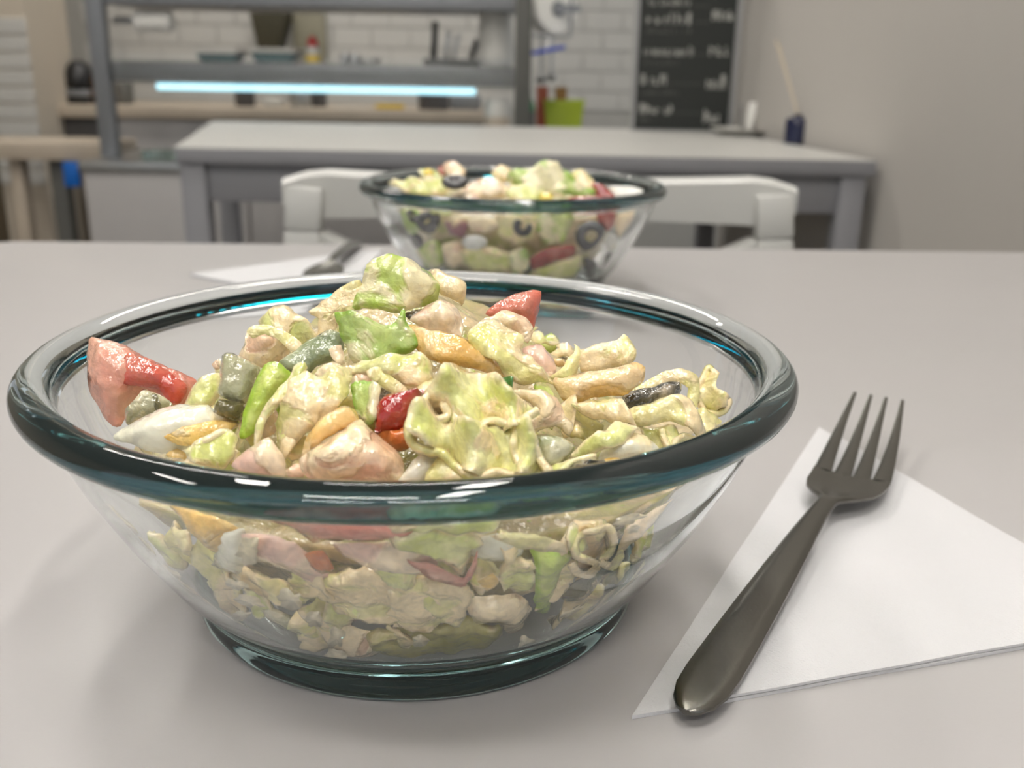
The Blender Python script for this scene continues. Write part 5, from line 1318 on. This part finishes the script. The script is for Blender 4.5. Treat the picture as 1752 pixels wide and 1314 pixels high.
box_thing('canister', 'dark_frame', 192, 216, 140, 3.60, WT, .06, 'grey canister right of the grey post on the worktop', 'canister')
def pot(px, Y, r, h, mat, label, knob=True, cat='pot'):
    lathe_thing('cooking_pot', mat, px, Y, WT, [(0, 0), (r * .92, 0), (r, .004), (r, h), (r * .96, h + .002), (r * .5, h + .012), (0, h + .014)], label, cat,
                [('knob', 'black', [(0, h + .0142), (.006, h + .0142), (.008, h + .022), (0, h + .024)])] if knob else None)
pot(418, 3.6, .035, .075, 'dark_grey', 'dark pot with lid on the worktop under the light tube')
box_thing('kettle_stand', 'white_plastic', 448, 478, 168, 3.6, WT, .05, 'white box on the worktop between the dark pot and steel kettle', 'box')
pot(512, 3.58, .036, .055, 'steel', 'shiny steel kettle on the worktop')
pot(545, 3.66, .028, .06, 'dark_grey', 'small dark pot right of the steel kettle')
box_thing('box', 'yellow', 641, 690, 179, 3.55, WT, .06, 'yellow box lying on the wooden worktop', 'box')
box_thing('box', 'white_plastic', 566, 626, 184, 3.6, WT, .06, 'white tray on the worktop left of the yellow box', 'tray')
pot(742, 3.56, .055, .075, 'dark_grey', 'large black pan right of the yellow box')
box_thing('toaster', 'steel_grey', 770, 822, 163, 3.56, WT, .10, 'grey toaster at the right end of the wooden worktop', 'toaster')

# dark extractor hood and olive panel on the back wall
a, b_ = at(436, 20, 4.0), at(500, 20, 4.0); zb = at(468, 84, 4.0).z; ztop = at(468, 16, 4.0).z
hd = MB(); lo = .012
vs = [(a.x, 3.90, ztop), (b_.x, 3.90, ztop), (b_.x, 4.04, ztop), (a.x, 4.04, ztop), (a.x + .02, 3.93, zb), (b_.x - .045, 3.93, zb), (b_.x - .045, 4.04, zb), (a.x + .02, 4.04, zb)]
V = [hd.bm.verts.new(v) for v in vs]
for f in ((0, 1, 2, 3), (7, 6, 5, 4), (0, 4, 5, 1), (1, 5, 6, 2), (2, 6, 7, 3), (3, 7, 4, 0)): hd.bm.faces.new([V[i] for i in f])
o = hd.build('extractor_hood', M['olive_dark'], None, bevel=.004); tag(o, 'dark tapered hood hanging on the kitchen back wall', 'hood')
a, b_ = at(501, 60, 4.0), at(556, 60, 4.0)
o = MB().box(a.x, b_.x, 4.005, 4.04, at(520, 108, 4.0).z, at(520, 22, 4.0).z).build('wall_cabinet', M['olive_panel'], None, bevel=.004); tag(o, 'olive beige panel on the wall right of the dark hood', 'panel')

# ------------------------------------------------------------------ left: wooden bar board, its post, blue cloth, brown panel added for the dark area behind
wa, wc = at(-60, 250, 2.9).x, at(182, 250, 2.9).x
bb = empty('bar_counter', ((wa + wc) / 2, 2.98, 0)); hb = (wc - wa) / 2
MB().box(-hb, hb, -.08, .16, .605, .655).build('worktop', M['wood'], bb, bevel=.004)
q = at(103, 340, 2.95).x - bb.location.x
MB().box(q - .022, q + .022, -.03, .02, 0, .6045).build('post', M['dark_frame'], bb, bevel=.003)
q = at(33, 340, 2.95).x - bb.location.x
MB().box(q - .018, q + .018, -.03, .02, 0, .6045).build('post', M['wood'], bb, bevel=.003)
tag(bb, 'pale wooden bar board on posts at the left edge', 'counter')
p = at(122, 299, 2.88)
o = MB().box(-.022, .022, -.008, .008, -.035, .035).build('cleaning_cloth', M['blue2'], None, bevel=.004); o.location = (p.x, 2.885, .568)
tag(o, 'blue cloth hanging under the wooden bar board', 'cloth')
o = MB().box(at(-120, 330, 3.75).x, at(22, 330, 3.75).x, 3.75, 3.8, 0, .66).build('dark_area_panel', simple('dark_area_brown', (.10, .075, .045), .5), None); tag(o, kind='structure')  # brown panel added to stand in for the dark gap under the board
a = empty('wall_pier_front', (0, 0, 0)); bpy.data.objects.remove(a)
